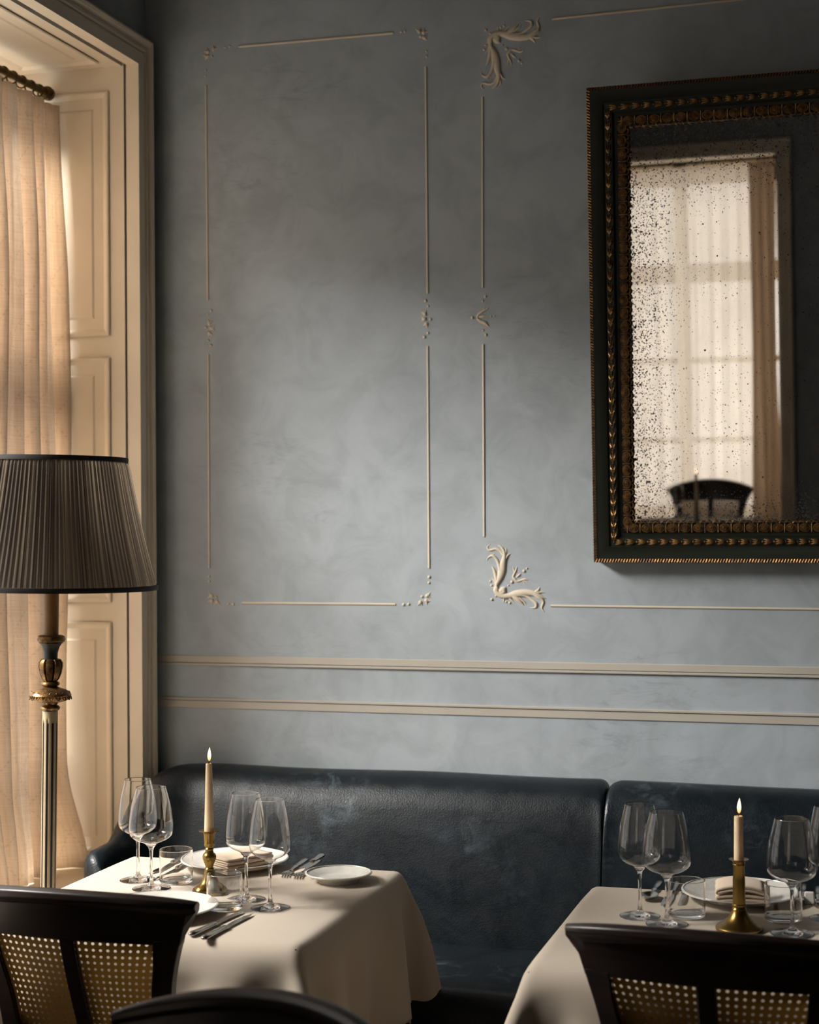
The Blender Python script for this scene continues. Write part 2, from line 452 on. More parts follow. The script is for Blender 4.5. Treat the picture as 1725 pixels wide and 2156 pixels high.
m = MB(); m.box(WX-0.6, RX+0.2, FY-0.6, WY+0.2, CZ, CZ+0.1); tag(m.build('ceiling', MAT['ceil'], smooth=False), kind='structure')

def sweep_U(m, prof, a0, a1, z0, z1, tr):
    """architrave profile swept round an opening; prof (t outward, p proud); tr(a, z, p) -> world"""
    path = [((a1, z0), (1, 0)), ((a1, z1), (1, 1)), ((a0, z1), (-1, 1)), ((a0, z0), (-1, 0))]
    def fn(i, j):
        (a, z), (da, dz) = path[i]; t, p = prof[j]
        return tr(a + da*t, z + dz*t, p)
    m.grid(fn, 4, len(prof))
ARCH = [(0, 0), (0, 0.04), (0.036, 0.04), (0.038, 0.034), (0.042, 0.034), (0.045, 0.043), (0.052, 0.043), (0.054, 0.037), (0.062, 0.039), (0.066, 0.048), (0.074, 0.052), (0.080, 0.05), (0.080, 0)]
def panel_mould(m, T, x0, x1, z0, z1):
    """raised field with a moulded border on a board; T maps (x, z, proud)"""
    rings = [(0, 0.0), (0.003, 0.003), (0.008, 0.0035), (0.013, 0.001), (0.020, -0.003), (0.05, -0.003), (0.056, 0.0)]
    def fn(i, j):
        o, p = rings[j]; xs = (x0+o, x1-o, x1-o, x0+o); zs = (z0+o, z0+o, z1-o, z1-o)
        return T(xs[i], zs[i], p)
    b = m.grid(fn, 4, len(rings), cu=True)
    k = len(rings); m.cap([b + i*k + k-1 for i in range(4)])

w1 = empty('window_1', (WX, 3.59, OZ0), kind='structure'); w1i = Vector((WX, 3.59, OZ0))
L = lambda v: Vector(v) - w1i
m = MB(); sweep_U(m, ARCH, OY0+0.015, OY1-0.015, 0.0, OZ1-0.01, lambda a, z, p: L((WX+p, a, z)))
m.build('architrave', MAT['cream'], w1, angle=25)
m = MB()
for y0, y1, s in ((OY1-0.012, OY1, -1), (OY0, OY0+0.012, 1)):
    m.box(-2.50-w1i.x, -2.109-w1i.x, y0-w1i.y, y1-w1i.y, OZ0-w1i.z, OZ1-w1i.z)
    yf = y0 if s < 0 else y1
    for z0, z1 in ((0.612, 1.285), (1.342, 2.05), (2.112, 2.82)):
        panel_mould(m, lambda x, z, p, yf=yf, s=s: L((x, yf + s*(p+0.0045), z)), -2.41, -2.155, z0, z1)
m.build('jamb_panel', MAT['cream'], w1, angle=20)
m = MB(); m.box(-0.40, -0.014, OY0+0.013-3.59, OY1-0.013-3.59, OZ1-0.012-OZ0, OZ1-OZ0)
panel_mould(m, lambda x, z, p: L((x, z, OZ1-0.0165-p)), -2.41, -2.155, OY0+0.08, OY1-0.07)
m.build('soffit_panel', MAT['cream'], w1, angle=20)
m = MB(); m.box(-0.45, -0.002, OY0-3.59, OY1-3.59, 0, 0.022); m.box(-0.02, 0.0, OY0-3.59, OY1-3.59, -0.02, 0.05)
m.box(-0.40, -0.014, OY1-0.03-3.59, OY1-0.012-3.59, 0.022, 0.045)
m.build('sill', MAT['cream'], w1, bevel=0.004)
def sash(win, tr, a0, a1, mull, rails, top):
    m = MB()
    def bar(u0, u1, z0, z1, d=0.05):
        P = [tr(u0, z0, -d/2), tr(u1, z1, d/2)]
        m.box(min(P[0].x, P[1].x), max(P[0].x, P[1].x), min(P[0].y, P[1].y), max(P[0].y, P[1].y), min(P[0].z, P[1].z), max(P[0].z, P[1].z))
    bar(a0, a0+0.05, 0.02, top); bar(a1-0.05, a1, 0.02, top); bar(a0, a1, 0.02, 0.09); bar(a0, a1, top-0.14, top)
    for c in mull: bar(c-0.04, c+0.04, 0.02, top)
    for z, h in rails: bar(a0, a1, z-h/2, z+h/2, 0.04)
    m.build('sash', MAT['cream'], win, smooth=False)
    g = MB(); P = [tr(a0+0.02, 0.05, 0.0), tr(a1-0.02, top-0.03, 0.0)]
    g.v += [Vector((P[0].x, P[0].y, P[0].z)), Vector((P[1].x, P[1].y, P[0].z)), Vector((P[1].x, P[1].y, P[1].z)), Vector((P[0].x, P[0].y, P[1].z))]
    g.f.append([0, 1, 2, 3]); g.build('glass_pane', MAT['pane'], win, smooth=False)
RAILS = [(1.55, 0.12), (1.01, 0.035), (0.51, 0.035)]
sash(w1, lambda a, z, d: Vector((-0.43+d, a-3.59, z)), OY0, OY1, [], RAILS, 2.33)

w2 = empty('window_2', ((GX0+GX1)/2, FY, OZ0), kind='structure'); c2 = Vector(((GX0+GX1)/2, FY, OZ0))
m = MB(); sweep_U(m, ARCH, GX0+0.015, GX1-0.015, 0.0, GZ1-0.01, lambda a, z, p: Vector((a, FY+p, z)) - c2)
m.build('architrave', MAT['cream'], w2, angle=25)
m = MB()
for x0, x1 in ((GX0, GX0+0.012), (GX1-0.012, GX1)): m.box(x0-c2.x, x1-c2.x, -0.40, -0.004, 0, GZ1-OZ0)
m.build('jamb_panel', MAT['cream'], w2, smooth=False)
m = MB(); m.box(GX0+0.013-c2.x, GX1-0.013-c2.x, -0.40, -0.004, GZ1-OZ0-0.012, GZ1-OZ0); m.build('soffit_panel', MAT['cream'], w2, smooth=False)
m = MB(); m.box(GX0-c2.x, GX1-c2.x, -0.45, -0.002, 0, 0.022); m.build('sill', MAT['cream'], w2, bevel=0.004)
sash(w2, lambda a, z, d: Vector((a-c2.x, -0.43+d, z)), GX0, GX1, [-1.22], RAILS, GZ1-OZ0-0.015)

# dado bands and wall mouldings (cream, in very low relief)
def dado(name, ys):
    m = MB()
    (l0, r0), (l1, r1) = ys
    zt = (atY(345, l0, WY).z + atY(1700, r0, WY).z)/2; zb = (atY(345, l1, WY).z + atY(1700, r1, WY).z)/2
    up = name == 'trim_1'
    for x0, x1, y0 in ((WX+0.002, RX, WY),):
        h = zt-zb
        if up: segs = [(zb+h*0.30, zt, 0.003), (zb, zb+h*0.22, 0.006)]
        else: segs = [(zb, zb+h*0.70, 0.003), (zb+h*0.78, zt, 0.006)]
        for a, b, d in segs:
            m.box(x0, x1, y0-d, y0, a, b)
            m.box(RX-d, RX, FY, WY, a, b)
            m.box(GX1+0.14, RX, FY, FY+d, a, b)
            m.box(WX, WX+d, FY, OY0-0.08, a, b)
    tag(m.build(name, MAT['band'], bevel=0.001), kind='structure')
dado('trim_1', ((1380, 1403), (1399, 1426)))
dado('trim_2', ((1468, 1501), (1489, 1525)))

def rel(m, pts, hmax=0.0045, kk=6):
    """raised tapering stroke on the wall; pts (px, py, r px)"""
    P = catmull(pts, kk) if len(pts) > 2 else [tuple(lerp(a, b, i/4) for a, b in zip(*pts)) for i in range(5)]
    Wp = [atY(p[0], p[1], WY) for p in P]; R = [max(0.3, p[2]) * (w-EYE).length / F for p, w in zip(P, Wp)]
    n = len(P); K = 7
    def fn(i, j):
        t = (Wp[min(i+1, n-1)] - Wp[max(i-1, 0)]); t.y = 0; t.normalize()
        s = Vector((-t.z, 0, t.x)); a = PI*j/(K-1)
        h = min(hmax, R[i]*0.9)
        return Wp[i] + s*(R[i]*math.cos(a)) + Vector((0, -h*math.sin(a), 0))
    b = m.grid(fn, n, K)
    m.cap([b+j for j in range(K)][::-1]); m.cap([b+(n-1)*K+j for j in range(K)])
def bead(px, py, r, par, org):
    w = atY(px, py, WY) - org; R = r*4.6/F; m = MB()
    K = 5
    m.grid(lambda i, j: (w.x + R*math.cos(PI/2*j/K)*math.cos(2*PI*i/12), w.y - R*0.8*math.sin(PI/2*j/K), w.z + R*math.cos(PI/2*j/K)*math.sin(2*PI*i/12)), 12, K+1, cu=True)
    m.build('bead', MAT['stucco'], par)

for k, (name, lines) in enumerate((('trim_3', [((503, 98), (828, 69.5)), ((434, 180), (438, 632)), ((439, 746), (441, 1196)), ((897, 141), (901, 618)), ((901, 729), (904, 1196)), ((510, 1269.5), (833, 1272.5))]),
                    ('trim_4', [((1163, 40), (1548, 0)), ((1548, 0), (1950, -42)), ((1016.5, 204), (1017, 606)), ((1018, 725), (1020, 1130)), ((1160, 1275.5), (1725, 1283)), ((1725, 1283), (1950, 1286))]))):
    m = MB()
    for a, b in lines: rel(m, [(*a, 2.5), (*b, 2.5)], 0.0035)
    tag(m.build(name, MAT['stucco']), kind='structure')

def bud(m, cx, cy, ang, s=1.0):
    """three-pointed bud, ang in degrees, 0 = right, 90 = up in the photo"""
    ca, sa = math.cos(math.radians(ang)), -math.sin(math.radians(ang))
    def q(a, b, r): return (cx + (a*ca - b*-sa*-1)*s, cy + (a*sa + b*ca)*s, r*s)
    rel(m, [q(-6, 0, 1.2), q(-2, 0, 4.6), q(2, 0, 3.6), q(5, 0, 1.6)])
    rel(m, [q(-1, 1, 3), q(4, 3.6, 2), q(8, 6.6, 0.5)]); rel(m, [q(-1, -1, 3), q(4, -3.6, 2), q(8, -6.6, 0.5)])
def small_orn(buds, beads, label, group):
    c = atY(buds[0][0], buds[0][1], WY)
    o = empty('wall_ornament', c, label=label, cat='ornament', group=group)
    for cx, cy, a in buds:
        m = MB(); bud(m, cx, cy, a, 0.9); m.v = [v-c for v in m.v]; m.build('bud', MAT['stucco'], o)
    for b in beads: bead(*b, o, c)
GO = 'small plaster bud ornaments on the wall'
small_orn([(437.6, 109, 135), (450.5, 103.5, 62), (436, 119, 200)], [(447, 118.5, 3.2), (474, 100, 2.4), (484, 97.6, 3), (434, 148, 2.6), (432.4, 160, 3)], 'tiny cream three-bud ornament at the top corner of the narrow panel, next to the window', GO)
small_orn([(893, 68, 50), (883, 66, 110), (894, 79, -10)], [(886, 77, 3.2), (845, 67, 3), (853, 66.5, 2.4), (898.5, 108, 2.4), (899, 119, 3)], 'tiny cream three-bud ornament at the top corner of the narrow panel, away from the window', GO)
small_orn([(898.6, 1265, -45), (901, 1254, 10), (885.5, 1269, -95)], [(889, 1256, 3.2), (850, 1273, 3.6), (861, 1272, 3.2), (904, 1215, 3.6), (903.5, 1227, 3)], 'tiny cream three-bud ornament at the bottom corner of the narrow panel, away from the window', GO)
small_orn([(446, 1265, -135), (445, 1254, 170), (458, 1268, -85)], [(456, 1257, 3.2), (491.5, 1271.5, 3.4), (481, 1271, 3), (440.5, 1213, 3.4), (441, 1224, 2.8)], 'tiny cream three-bud ornament at the bottom corner of the narrow panel, next to the window', GO)
small_orn([(446, 690.5, 0), (441, 680, 70), (441.5, 702, -70)], [(444.9, 653.8, 3.3), (438.6, 661.7, 2.8), (434, 689.6, 3.3), (439, 717, 2.8), (444.5, 727, 3.6)], 'small cream bud ornament halfway up the wall line nearest the window', GO)
small_orn([(893.5, 672, 180), (895, 660.5, 110), (898, 683, -110)], [(896.7, 633.4, 3.6), (902, 644, 2.8), (906.7, 672.3, 3.4), (901.5, 701.4, 3.2), (893.7, 709.7, 3.8)], 'small cream bud ornament halfway up the middle of the three tall wall lines', GO)

S1 = [[(590,560,38),(560,500,42),(620,430,50),(700,400,50),(800,405,50),(900,430,66),(1050,458,60),(1200,445,48),(1290,385,42),(1370,300,24),(1345,190,17),(1385,122,9)],
 [(960,430,45),(1080,395,26),(1180,330,26),(1250,262,30),(1235,195,18),(1140,185,5)], [(840,410,40),(950,330,40),(1040,230,8)], [(950,370,26),(1040,300,18),(1085,238,5)],
 [(780,380,26),(840,320,16),(885,278,5)], [(1270,430,36),(1350,380,24),(1420,352,4)], [(1240,455,34),(1330,465,18),(1402,460,4)], [(1240,465,32),(1290,510,20),(1312,562,4)],
 [(700,380,26),(700,330,14),(695,275,4)], [(580,500,40),(578,600,34),(630,720,58),(668,850,70),(690,980,56),(712,1090,42),(700,1190,28),(655,1270,18),(595,1302,7)],
 [(735,1070,32),(775,1125,18),(822,1152,4)], [(735,1160,16),(742,1210,14),(732,1252,6)], [(690,1130,30),(640,1195,24),(560,1232,22),(455,1212,20),(422,1265,12),(468,1322,4)],
 [(640,860,40),(610,960,30),(575,1050,26),(510,1110,26),(440,1085,14),(410,1018,4)], [(515,1110,14),(528,1140,8),(546,1166,3)], [(580,660,34),(556,780,30),(530,870,22),(496,932,8)],
 [(556,620,22),(530,680,12),(478,718,4)], [(570,545,22),(530,550,12),(480,549,4)], [(640,470,52),(690,515,52),(738,552,12)], [(650,440,46),(690,470,56),(700,520,40)]]
S2 = [[(885,700,22),(925,662,18),(980,672,18),(1060,698,18),(1112,680,8)], [(1030,680,14),(1080,650,11),(1128,626,4)], [(1020,670,10),(1050,630,8),(1070,600,3)],
 [(885,700,24),(858,735,20),(880,800,18),(905,850,16),(924,920,7)], [(885,820,14),(868,870,12),(858,925,5)], [(905,722,5),(950,762,21),(996,802,4)]]
B1 = [(565,398,18),(490,585,22),(470,660,22),(740,297,19),(800,277,24),(777,587,16),(838,648,28),(1045,842,28),(1092,888,20),(495,340,26)]
def big_orn(mapf, sc, label):
    c = mapf(600, 450); c = atY(*c, WY)
    o = empty('acanthus_ornament', c, label=label, cat='ornament', group='plaster acanthus corners')
    for nm, SS in (('leaf_scroll', S1), ('floret', S2)):
        m = MB()
        for st in SS: rel(m, [(*mapf(a, b), r*sc) for a, b, r in st], 0.006)
        m.v = [v-c for v in m.v]; m.build(nm, MAT['stucco'], o)
    for a, b, r in B1: bead(*mapf(a, b), r*sc, o, c)
K = 1/7.84
big_orn(lambda a, b: (960+a*K, 20+b*K), K, 'large cream acanthus corner scroll high on the wall, above the panel side line')
big_orn(lambda a, b: (980+(540+(a-600)*0.97)*K, 1120+(1010-(b-450)*0.93)*K), K*0.95, 'large cream acanthus corner scroll low on the wall, under the panel side line')
c = atY(1012, 666, WY)
o = empty('acanthus_ornament', c, label='small cream spread-leaf ornament halfway up the line next to the mirror', cat='ornament')
g = lambda a, b: (860+a*K, 600+b*K)
m = MB()
for st in ([(1140,545,20),(1158,490,25),(1220,442,24),(1298,398,12)], [(1230,430,18),(1258,395,12),(1262,350,4)], [(1270,415,16),(1305,395,12),(1325,370,4)],
           [(1140,550,22),(1195,600,26),(1270,625,28),(1335,692,6)], [(1225,612,18),(1270,640,16),(1302,696,4)], [(1205,600,16),(1245,640,12),(1272,690,4)], [(1165,530,14),(1230,521,24),(1297,518,4)]):
    rel(m, [(*g(a, b), r*K) for a, b, r in st], 0.005)
m.v = [v-c for v in m.v]; m.build('leaf_scroll', MAT['stucco'], o)
for a, b, r in ((1060,540,28),(1275,190,26),(1228,268,22),(1366,517,16),(1423,511,14),(1238,750,24),(1282,823,28)): bead(*g(a, b), r*K, o, c)

# ------------------------------------------------------------------ curtains
def curtain(name, base, length, hgt, folds, amp, axis, mat, label, seed, flare=0.0, z_top=None):
    rnd = random.Random(seed); ph = [rnd.uniform(0, 6.28) for _ in range(6)]
    NU, NV = int(folds*14), 60; m = MB()
    def fn(i, j):
        u = i/(NU-1); v = j/(NV-1)
        a = amp*(0.55+0.45*smoothstep(0, 0.25, v))
        d = a*(math.sin(2*PI*folds*u + 0.7*math.sin(3*u+ph[0]) + 0.5*math.sin(2.2*v*2+ph[1])*v) + 0.35*math.sin(2*PI*folds*2.3*u+ph[2]+v*1.5))
        d += 0.012*math.sin(v*9+u*7+ph[3])*v
        al = u*length + 0.012*math.sin(v*5+u*9+ph[4])*v
        if flare: d += flare*smoothstep(0.86, 1, v)*(0.6+0.4*math.sin(u*20)); al += 0.02*smoothstep(0.86, 1, v)*math.sin(u*14)
        z = hgt*(1-v) - 0.006*abs(math.sin(PI*folds*u))*(1-v)
        return (al, d, z) if axis == 'X' else (d, al, z)
    m.grid(fn, NU, NV, uvf=lambda i, j: (i/(NU-1)*folds*0.18, (1-j/(NV-1))*hgt))
    # hem at the head and foot
    o = m.build(name, mat, angle=180, solid=0.0012, loc=base)
    return tag(o, label, 'curtain')
ZR = 2.80
curtain('curtain', (-2.330, 3.78, 0.575), 0.497, 2.215, 6.4, 0.038, 'Y', MAT['drape'], 'beige linen curtain with stitched diamonds hanging behind the floor lamp', 3, flare=0.05)
def rod(loc, length, axis, n, label, ex):
    o = empty('curtain_rod', loc, label=label, cat='curtain rod')
    ax = Vector((1, 0, 0)) if axis == 'X' else Vector((0, 1, 0))
    m = MB(); m.tube([(0, 0, 0), ax*length], 0.011, 14); m.build('pole', MAT['rod'], o)
    for s in (0, 1):
        m = MB(); p = ax*(length*s); e = ax*(0.02 if s else -0.02)
        m.tube([p-e*0.2, p+e*0.1, p+e*0.3, p+e, p+e*1.1], [0.012, 0.02, 0.021, 0.019, 0.008], 18); m.build('finial', MAT['rod'], o)
    for t in ex:
        p = ax*t; m = MB(); side = Vector((0, 1, 0)) if axis == 'X' else Vector((1, 0, 0))
        m.tube([p + (side*math.cos(a) + Vector((0, 0, 1))*math.sin(a))*0.017 + Vector((0, 0, -0.005)) for a in [2*PI*k/20 for k in range(21)]], 0.0025, 8, upv=ax)
        m.tube([p+Vector((0, 0, -0.022)), p+Vector((0, 0, -0.04))], 0.0015, 6)
        m.build('ring', MAT['rod'], o)
rod((-2.335, 2.45, 2.818), 1.80, 'Y', 0, 'dark brass curtain rod with rings under the window soffit', [1.51, 1.56, 1.61, 1.66, 1.71, 1.755, 1.785])
curtain('curtain', (-1.82, FY-0.125, 0.575), 1.18, 2.165, 11, 0.018, 'X', MAT['sheer'], 'sheer white voile curtain across the window reflected in the mirror', 8)
curtain('curtain', (-0.775, FY-0.035, 0.575), 0.15, 2.165, 3, 0.018, 'X', MAT['drape'], 'gathered beige curtain at the far side of the reflected window', 9)
curtain('curtain', (-1.82, FY-0.035, 0.575), 0.15, 2.165, 3, 0.018, 'X', MAT['drape'], 'gathered beige curtain at the corner side of the reflected window', 12)
rod((-1.82, FY-0.085, 2.757), 1.19, 'X', 0, 'curtain rod above the window reflected in the mirror', [0.03, 0.08, 0.13]+[0.24+0.1*k for k in range(8)]+[1.10, 1.13, 1.16])

# ------------------------------------------------------------------ mirror
TILT = 0.084
BL = atY(1250, 1181, 4.365); TL = atY(1234, 181, 4.365 - 0.104)
MH = (TL.z - BL.z)/math.cos(TILT)
SH = (TL.x - BL.x)/MH                                    # the old frame is slightly out of square
mir = empty('wall_mirror', (BL.x + MW/2, 4.4175, BL.z), label='antique foxed mirror in a carved dark green and gilt frame on the blue wall', cat='mirror')
mir.rotation_euler = (TILT, 0, 0)
def shear(m):
    m.v = [Vector((v.x + SH*v.z, v.y, v.z)) for v in m.v]; return m
def frame_ring(prof, name, mat, w=MW, angle=30):
    # prof: (inset from outer edge, proud of the wall)
    m = MB()
    def fn(i, j):
        o, p = prof[j]; xs = (-w/2+o, w/2-o, w/2-o, -w/2+o); zs = (o, o, MH-o, MH-o)
        return (xs[i], -p, zs[i])
    m.grid(fn, 4, len(prof), cu=True)
    return shear(m).build(name, mat, mir, angle=angle)
frame_ring([(0.0, 0.0), (0.0, 0.044), (0.008, 0.047), (0.018, 0.045), (0.040, 0.038), (0.044, 0.034), (0.064, 0.033), (0.070, 0.026), (0.078, 0.024), (0.082, 0.03), (0.098, 0.030), (0.106, 0.022), (0.106, 0.010)], 'frame', MAT['green'])
def side_pts(o, step):
    """positions along the ring inset by o: (pos x, z, direction)"""
    out = []
    Wd, Hd = MW-2*o, MH-2*o
    for (x0, z0, dx, dz, Ln, inn) in ((-MW/2+o, o, 1, 0, Wd, (0, 1)), (MW/2-o, o, 0, 1, Hd, (-1, 0)), (MW/2-o, MH-o, -1, 0, Wd, (0, -1)), (-MW/2+o, MH-o, 0, -1, Hd, (1, 0))):
        n = round(Ln/step)
        for k in range(n): out.append((x0 + dx*Ln*(k+0.5)/n, z0 + dz*Ln*(k+0.5)/n, dx, dz, inn))
    return out
m = MB()
for x, z, dx, dz, inn in side_pts(0.0045, 0.0075):
    c = Vector((x, -0.046, z)); t = Vector((dx, 0, dz)); i_ = Vector((inn[0], 0, inn[1]))
    m.tube([c - t*0.002 - i_*0.0045, c + t*0.002 + i_*0.0045], [0.0028, 0.0028], 6)
shear(m).build('beaded_edge', MAT['gilt_dark'], mir)
m = MB()
for x, z, dx, dz, inn in side_pts(0.054, 0.0305):
    c = Vector((x, -0.034, z)); t = Vector((dx, 0, dz)); i_ = Vector((inn[0], 0, inn[1]))
    if abs(dz) > 0: t = Vector((0, 0, 1))
    if abs(dx) > 0: t = Vector((-1, 0, 0))
    base = c - t*0.011
    for s in (-1, 0, 1):
        m.tube([base, base + t*0.008 + i_*s*0.004 + Vector((0, -0.003, 0)), base + t*0.016 + i_*s*0.0052 + Vector((0, -0.002, 0)), base + t*0.0225 + i_*s*0.0068],
               [0.0022, 0.0034, 0.0026, 0.0005], 7)
    b0 = base - t*0.005
    m.tube([b0 - t*0.003, b0, b0 + t*0.003], [0.001, 0.0028, 0.001], 7)
shear(m).build('husk_band', MAT['gilt'], mir)
m = MB()
for x, z, dx, dz, inn in side_pts(0.090, 0.0345):
    c = Vector((x, -0.029, z)); t = Vector((dx, 0, dz)); i_ = Vector((inn[0], 0, inn[1]))
    for R, r, h in ((0.0105, 0.0021, 0.001), (0.0066, 0.0018, 0.003), (0.003, 0.0020, 0.005)):
        m.tube([c + t*(R*1.2*math.cos(a)) + i_*(R*0.95*math.sin(a)) + Vector((0, -h, 0)) for a in [2*PI*k/14 for k in range(15)]], r, 6, upv=(0, 1, 0), caps=False)
    for s in (-0.5, 0.5):
        e = c + t*(s*0.0345)
        m.tube([e - i_*0.011 - Vector((0, 0.001, 0)), e + i_*0.011 - Vector((0, 0.001, 0))], 0.002, 6)
    for s in (-0.28, 0.28):
        e = c + t*(s*0.0345) + i_*0.0125
        m.tube([e + t*(0.0062*math.cos(a)) + i_*(0.004*math.sin(a)) for a in [PI*k/6 for k in range(7)]], 0.0018, 6, upv=(0, 1, 0))
shear(m).build('rosette_band', MAT['gilt_dark'], mir)
m = MB(); m.box(-MW/2+0.10, MW/2-0.10, -0.016, -0.010, 0.10, MH-0.10); shear(m).build('mirror_glass', MAT['mirror'], mir, smooth=False)

# ------------------------------------------------------------------ banquettes
SPLIT = -0.715
def banq_section(m, path, cap0=True, cap1=True):
    """path: list of (point, outward normal, top height, thickness scale)"""
    shp = [(0.0, 0.36), (0.0, 0.46), (0.012, 0.56), (0.035, 0.70), (0.062, 0.83), (0.078, 0.90), (0.10, 0.955), (0.135, 0.988), (0.175, 1.0), (0.225, 0.995), (0.255, 0.975), (0.27, 0.93), (0.27, 0.36)]
    def fn(i, j):
        p, nrm, h, w = path[i]; a, b = shp[j]
        z = 0.30 + (b-0.36)/0.64*(h-0.30)
        return Vector((p[0], p[1], 0)) + Vector((nrm[0], nrm[1], 0))*a*w + Vector((0, 0, z))
    b = m.grid(fn, len(path), len(shp), cv=False)
    k = len(shp)
    m.cap([b+j for j in range(k)]); m.cap([b+(len(path)-1)*k+j for j in range(k)][::-1])
def edge_round(x, x0, x1, h):
    e = min(x-x0, x1-x)
    return h - 0.022*(1-math.sqrt(max(0, 1-(1-min(1, e/0.03))**2)))
bq = empty('banquette', (-1.3, 3.9, 0), label='dark blue leather banquette with curved low arm under the wall panel, left of the seam', cat='banquette', group='leather banquettes along the wall')
bo = Vector((-1.3, 3.9, 0))
path = []
xs = [SPLIT-0.002 - t for t in (0, 0.004, 0.01, 0.02, 0.03)] + [lerp(SPLIT-0.04, -1.86, k/24) for k in range(25)]
for x in xs:
    pinch = 1 - 0.10*(1-min(1, (SPLIT-0.002-x)/0.03))**2
    path.append(((x-bo.x, 4.13-bo.y), (0, 1), edge_round(x, -9, SPLIT-0.002, 0.882 + 0.002*math.sin(x*9)), pinch))
for k in range(1, 15):
    a = PI/2*k/14; s = smoothstep(0.15, 1.0, k/14)
    path.append(((-1.86-0.10*math.sin(a)-bo.x, 4.03+0.10*math.cos(a)-bo.y), (-math.sin(a), math.cos(a)), lerp(0.882, 0.705, s), lerp(1, 0.37, smoothstep(0, 1, k/14))))
for k in range(1, 8):
    t = k/7; path.append(((-1.96-bo.x, lerp(4.03, 3.90, t)-bo.y), (-1, 0), 0.705-0.005*t-0.03*smoothstep(0.8, 1, t), 0.37-0.10*smoothstep(0.8, 1, t)))
m = MB(); banq_section(m, path); m.build('backrest', MAT['leather'], bq, angle=70)
def cushion(x0, x1, par, org):
    m = MB(); nx, ny = 30, 14
    def top(u, v):
        x = lerp(x0, x1, u); y = lerp(3.69, 4.16, v)
        e = min(u*(x1-x0), (1-u)*(x1-x0), v*0.47)
        z = 0.462 - 0.035*(1-math.sqrt(max(0, 1-(1-min(1, e/0.05))**2))) + 0.003*math.sin(x*11)*math.sin(v*5)
        return (x-org.x, y-org.y, z)
    b = m.grid(lambda i, j: top(i/(nx-1), j/(ny-1)), nx, ny)
    rim = [b+i*ny for i in range(nx)] + [b+(nx-1)*ny+j for j in range(1, ny)] + [b+i*ny+ny-1 for i in range(nx-2, -1, -1)] + [b+j for j in range(ny-2, 0, -1)]
    b2 = len(m.v)
    for r in rim: v = m.v[r]; m.v.append(Vector((v.x, v.y, 0.335)))
    for i in range(len(rim)): j = (i+1) % len(rim); m.f.append([rim[i], rim[j], b2+j, b2+i])
    m.cap([b2+i for i in range(len(rim))])
    m.build('seat', MAT['leather'], par, angle=60)
    m = MB(); m.box(x0+0.01-org.x, x1-0.01-org.x, 3.73-org.y, 4.12-org.y, 0, 0.335); m.build('plinth', MAT['black'], par, bevel=0.004)
    m = MB(); m.tube([(x0+0.01-org.x, 3.69-org.y, 0.34), (x1-0.01-org.x, 3.69-org.y, 0.34)], 0.005, 8); m.build('piping', MAT['leather'], par)
cushion(-1.955, SPLIT-0.003, bq, bo)
bq2 = empty('banquette', (1.0, 3.9, 0), label='dark blue leather banquette below the mirror, right of the seam', cat='banquette', group='leather banquettes along the wall')
bo = Vector((1.0, 3.9, 0)); path = []
xs = [SPLIT+0.002+t for t in (0, 0.004, 0.01, 0.02, 0.03)] + [lerp(SPLIT+0.04, 2.6, k/40) for k in range(41)]
for x in reversed(xs):
    pinch = 1 - 0.10*(1-min(1, (x-SPLIT-0.002)/0.03))**2
    path.append(((x-bo.x, 4.13-bo.y), (0, 1), edge_round(x, SPLIT+0.002, 9, 0.878 + 0.002*math.sin(x*7)), pinch))
m = MB(); banq_section(m, path); m.build('backrest', MAT['leather'], bq2, angle=70)
cushion(SPLIT+0.003, 2.6, bq2, bo)

# ------------------------------------------------------------------ tables and cloths
FL, FR_, NR = atZ(262, 1803), atZ(857, 1828), atZ(645, 1993)
TW = (FR_.x-FL.x); TD = (FR_.y+FL.y)/2 - NR.y
T1 = Vector(((FL.x+FR_.x+(NR.x-FR_.x)*0.5)/2, ((FL.y+FR_.y)/2+NR.y)/2, 0))
FL2 = atZ(1237, 1862); NL2 = atZ(1092, 2036)
T2 = Vector((FL2.x + TW/2 + 0.005, (FL2.y + NL2.y)/2, 0))

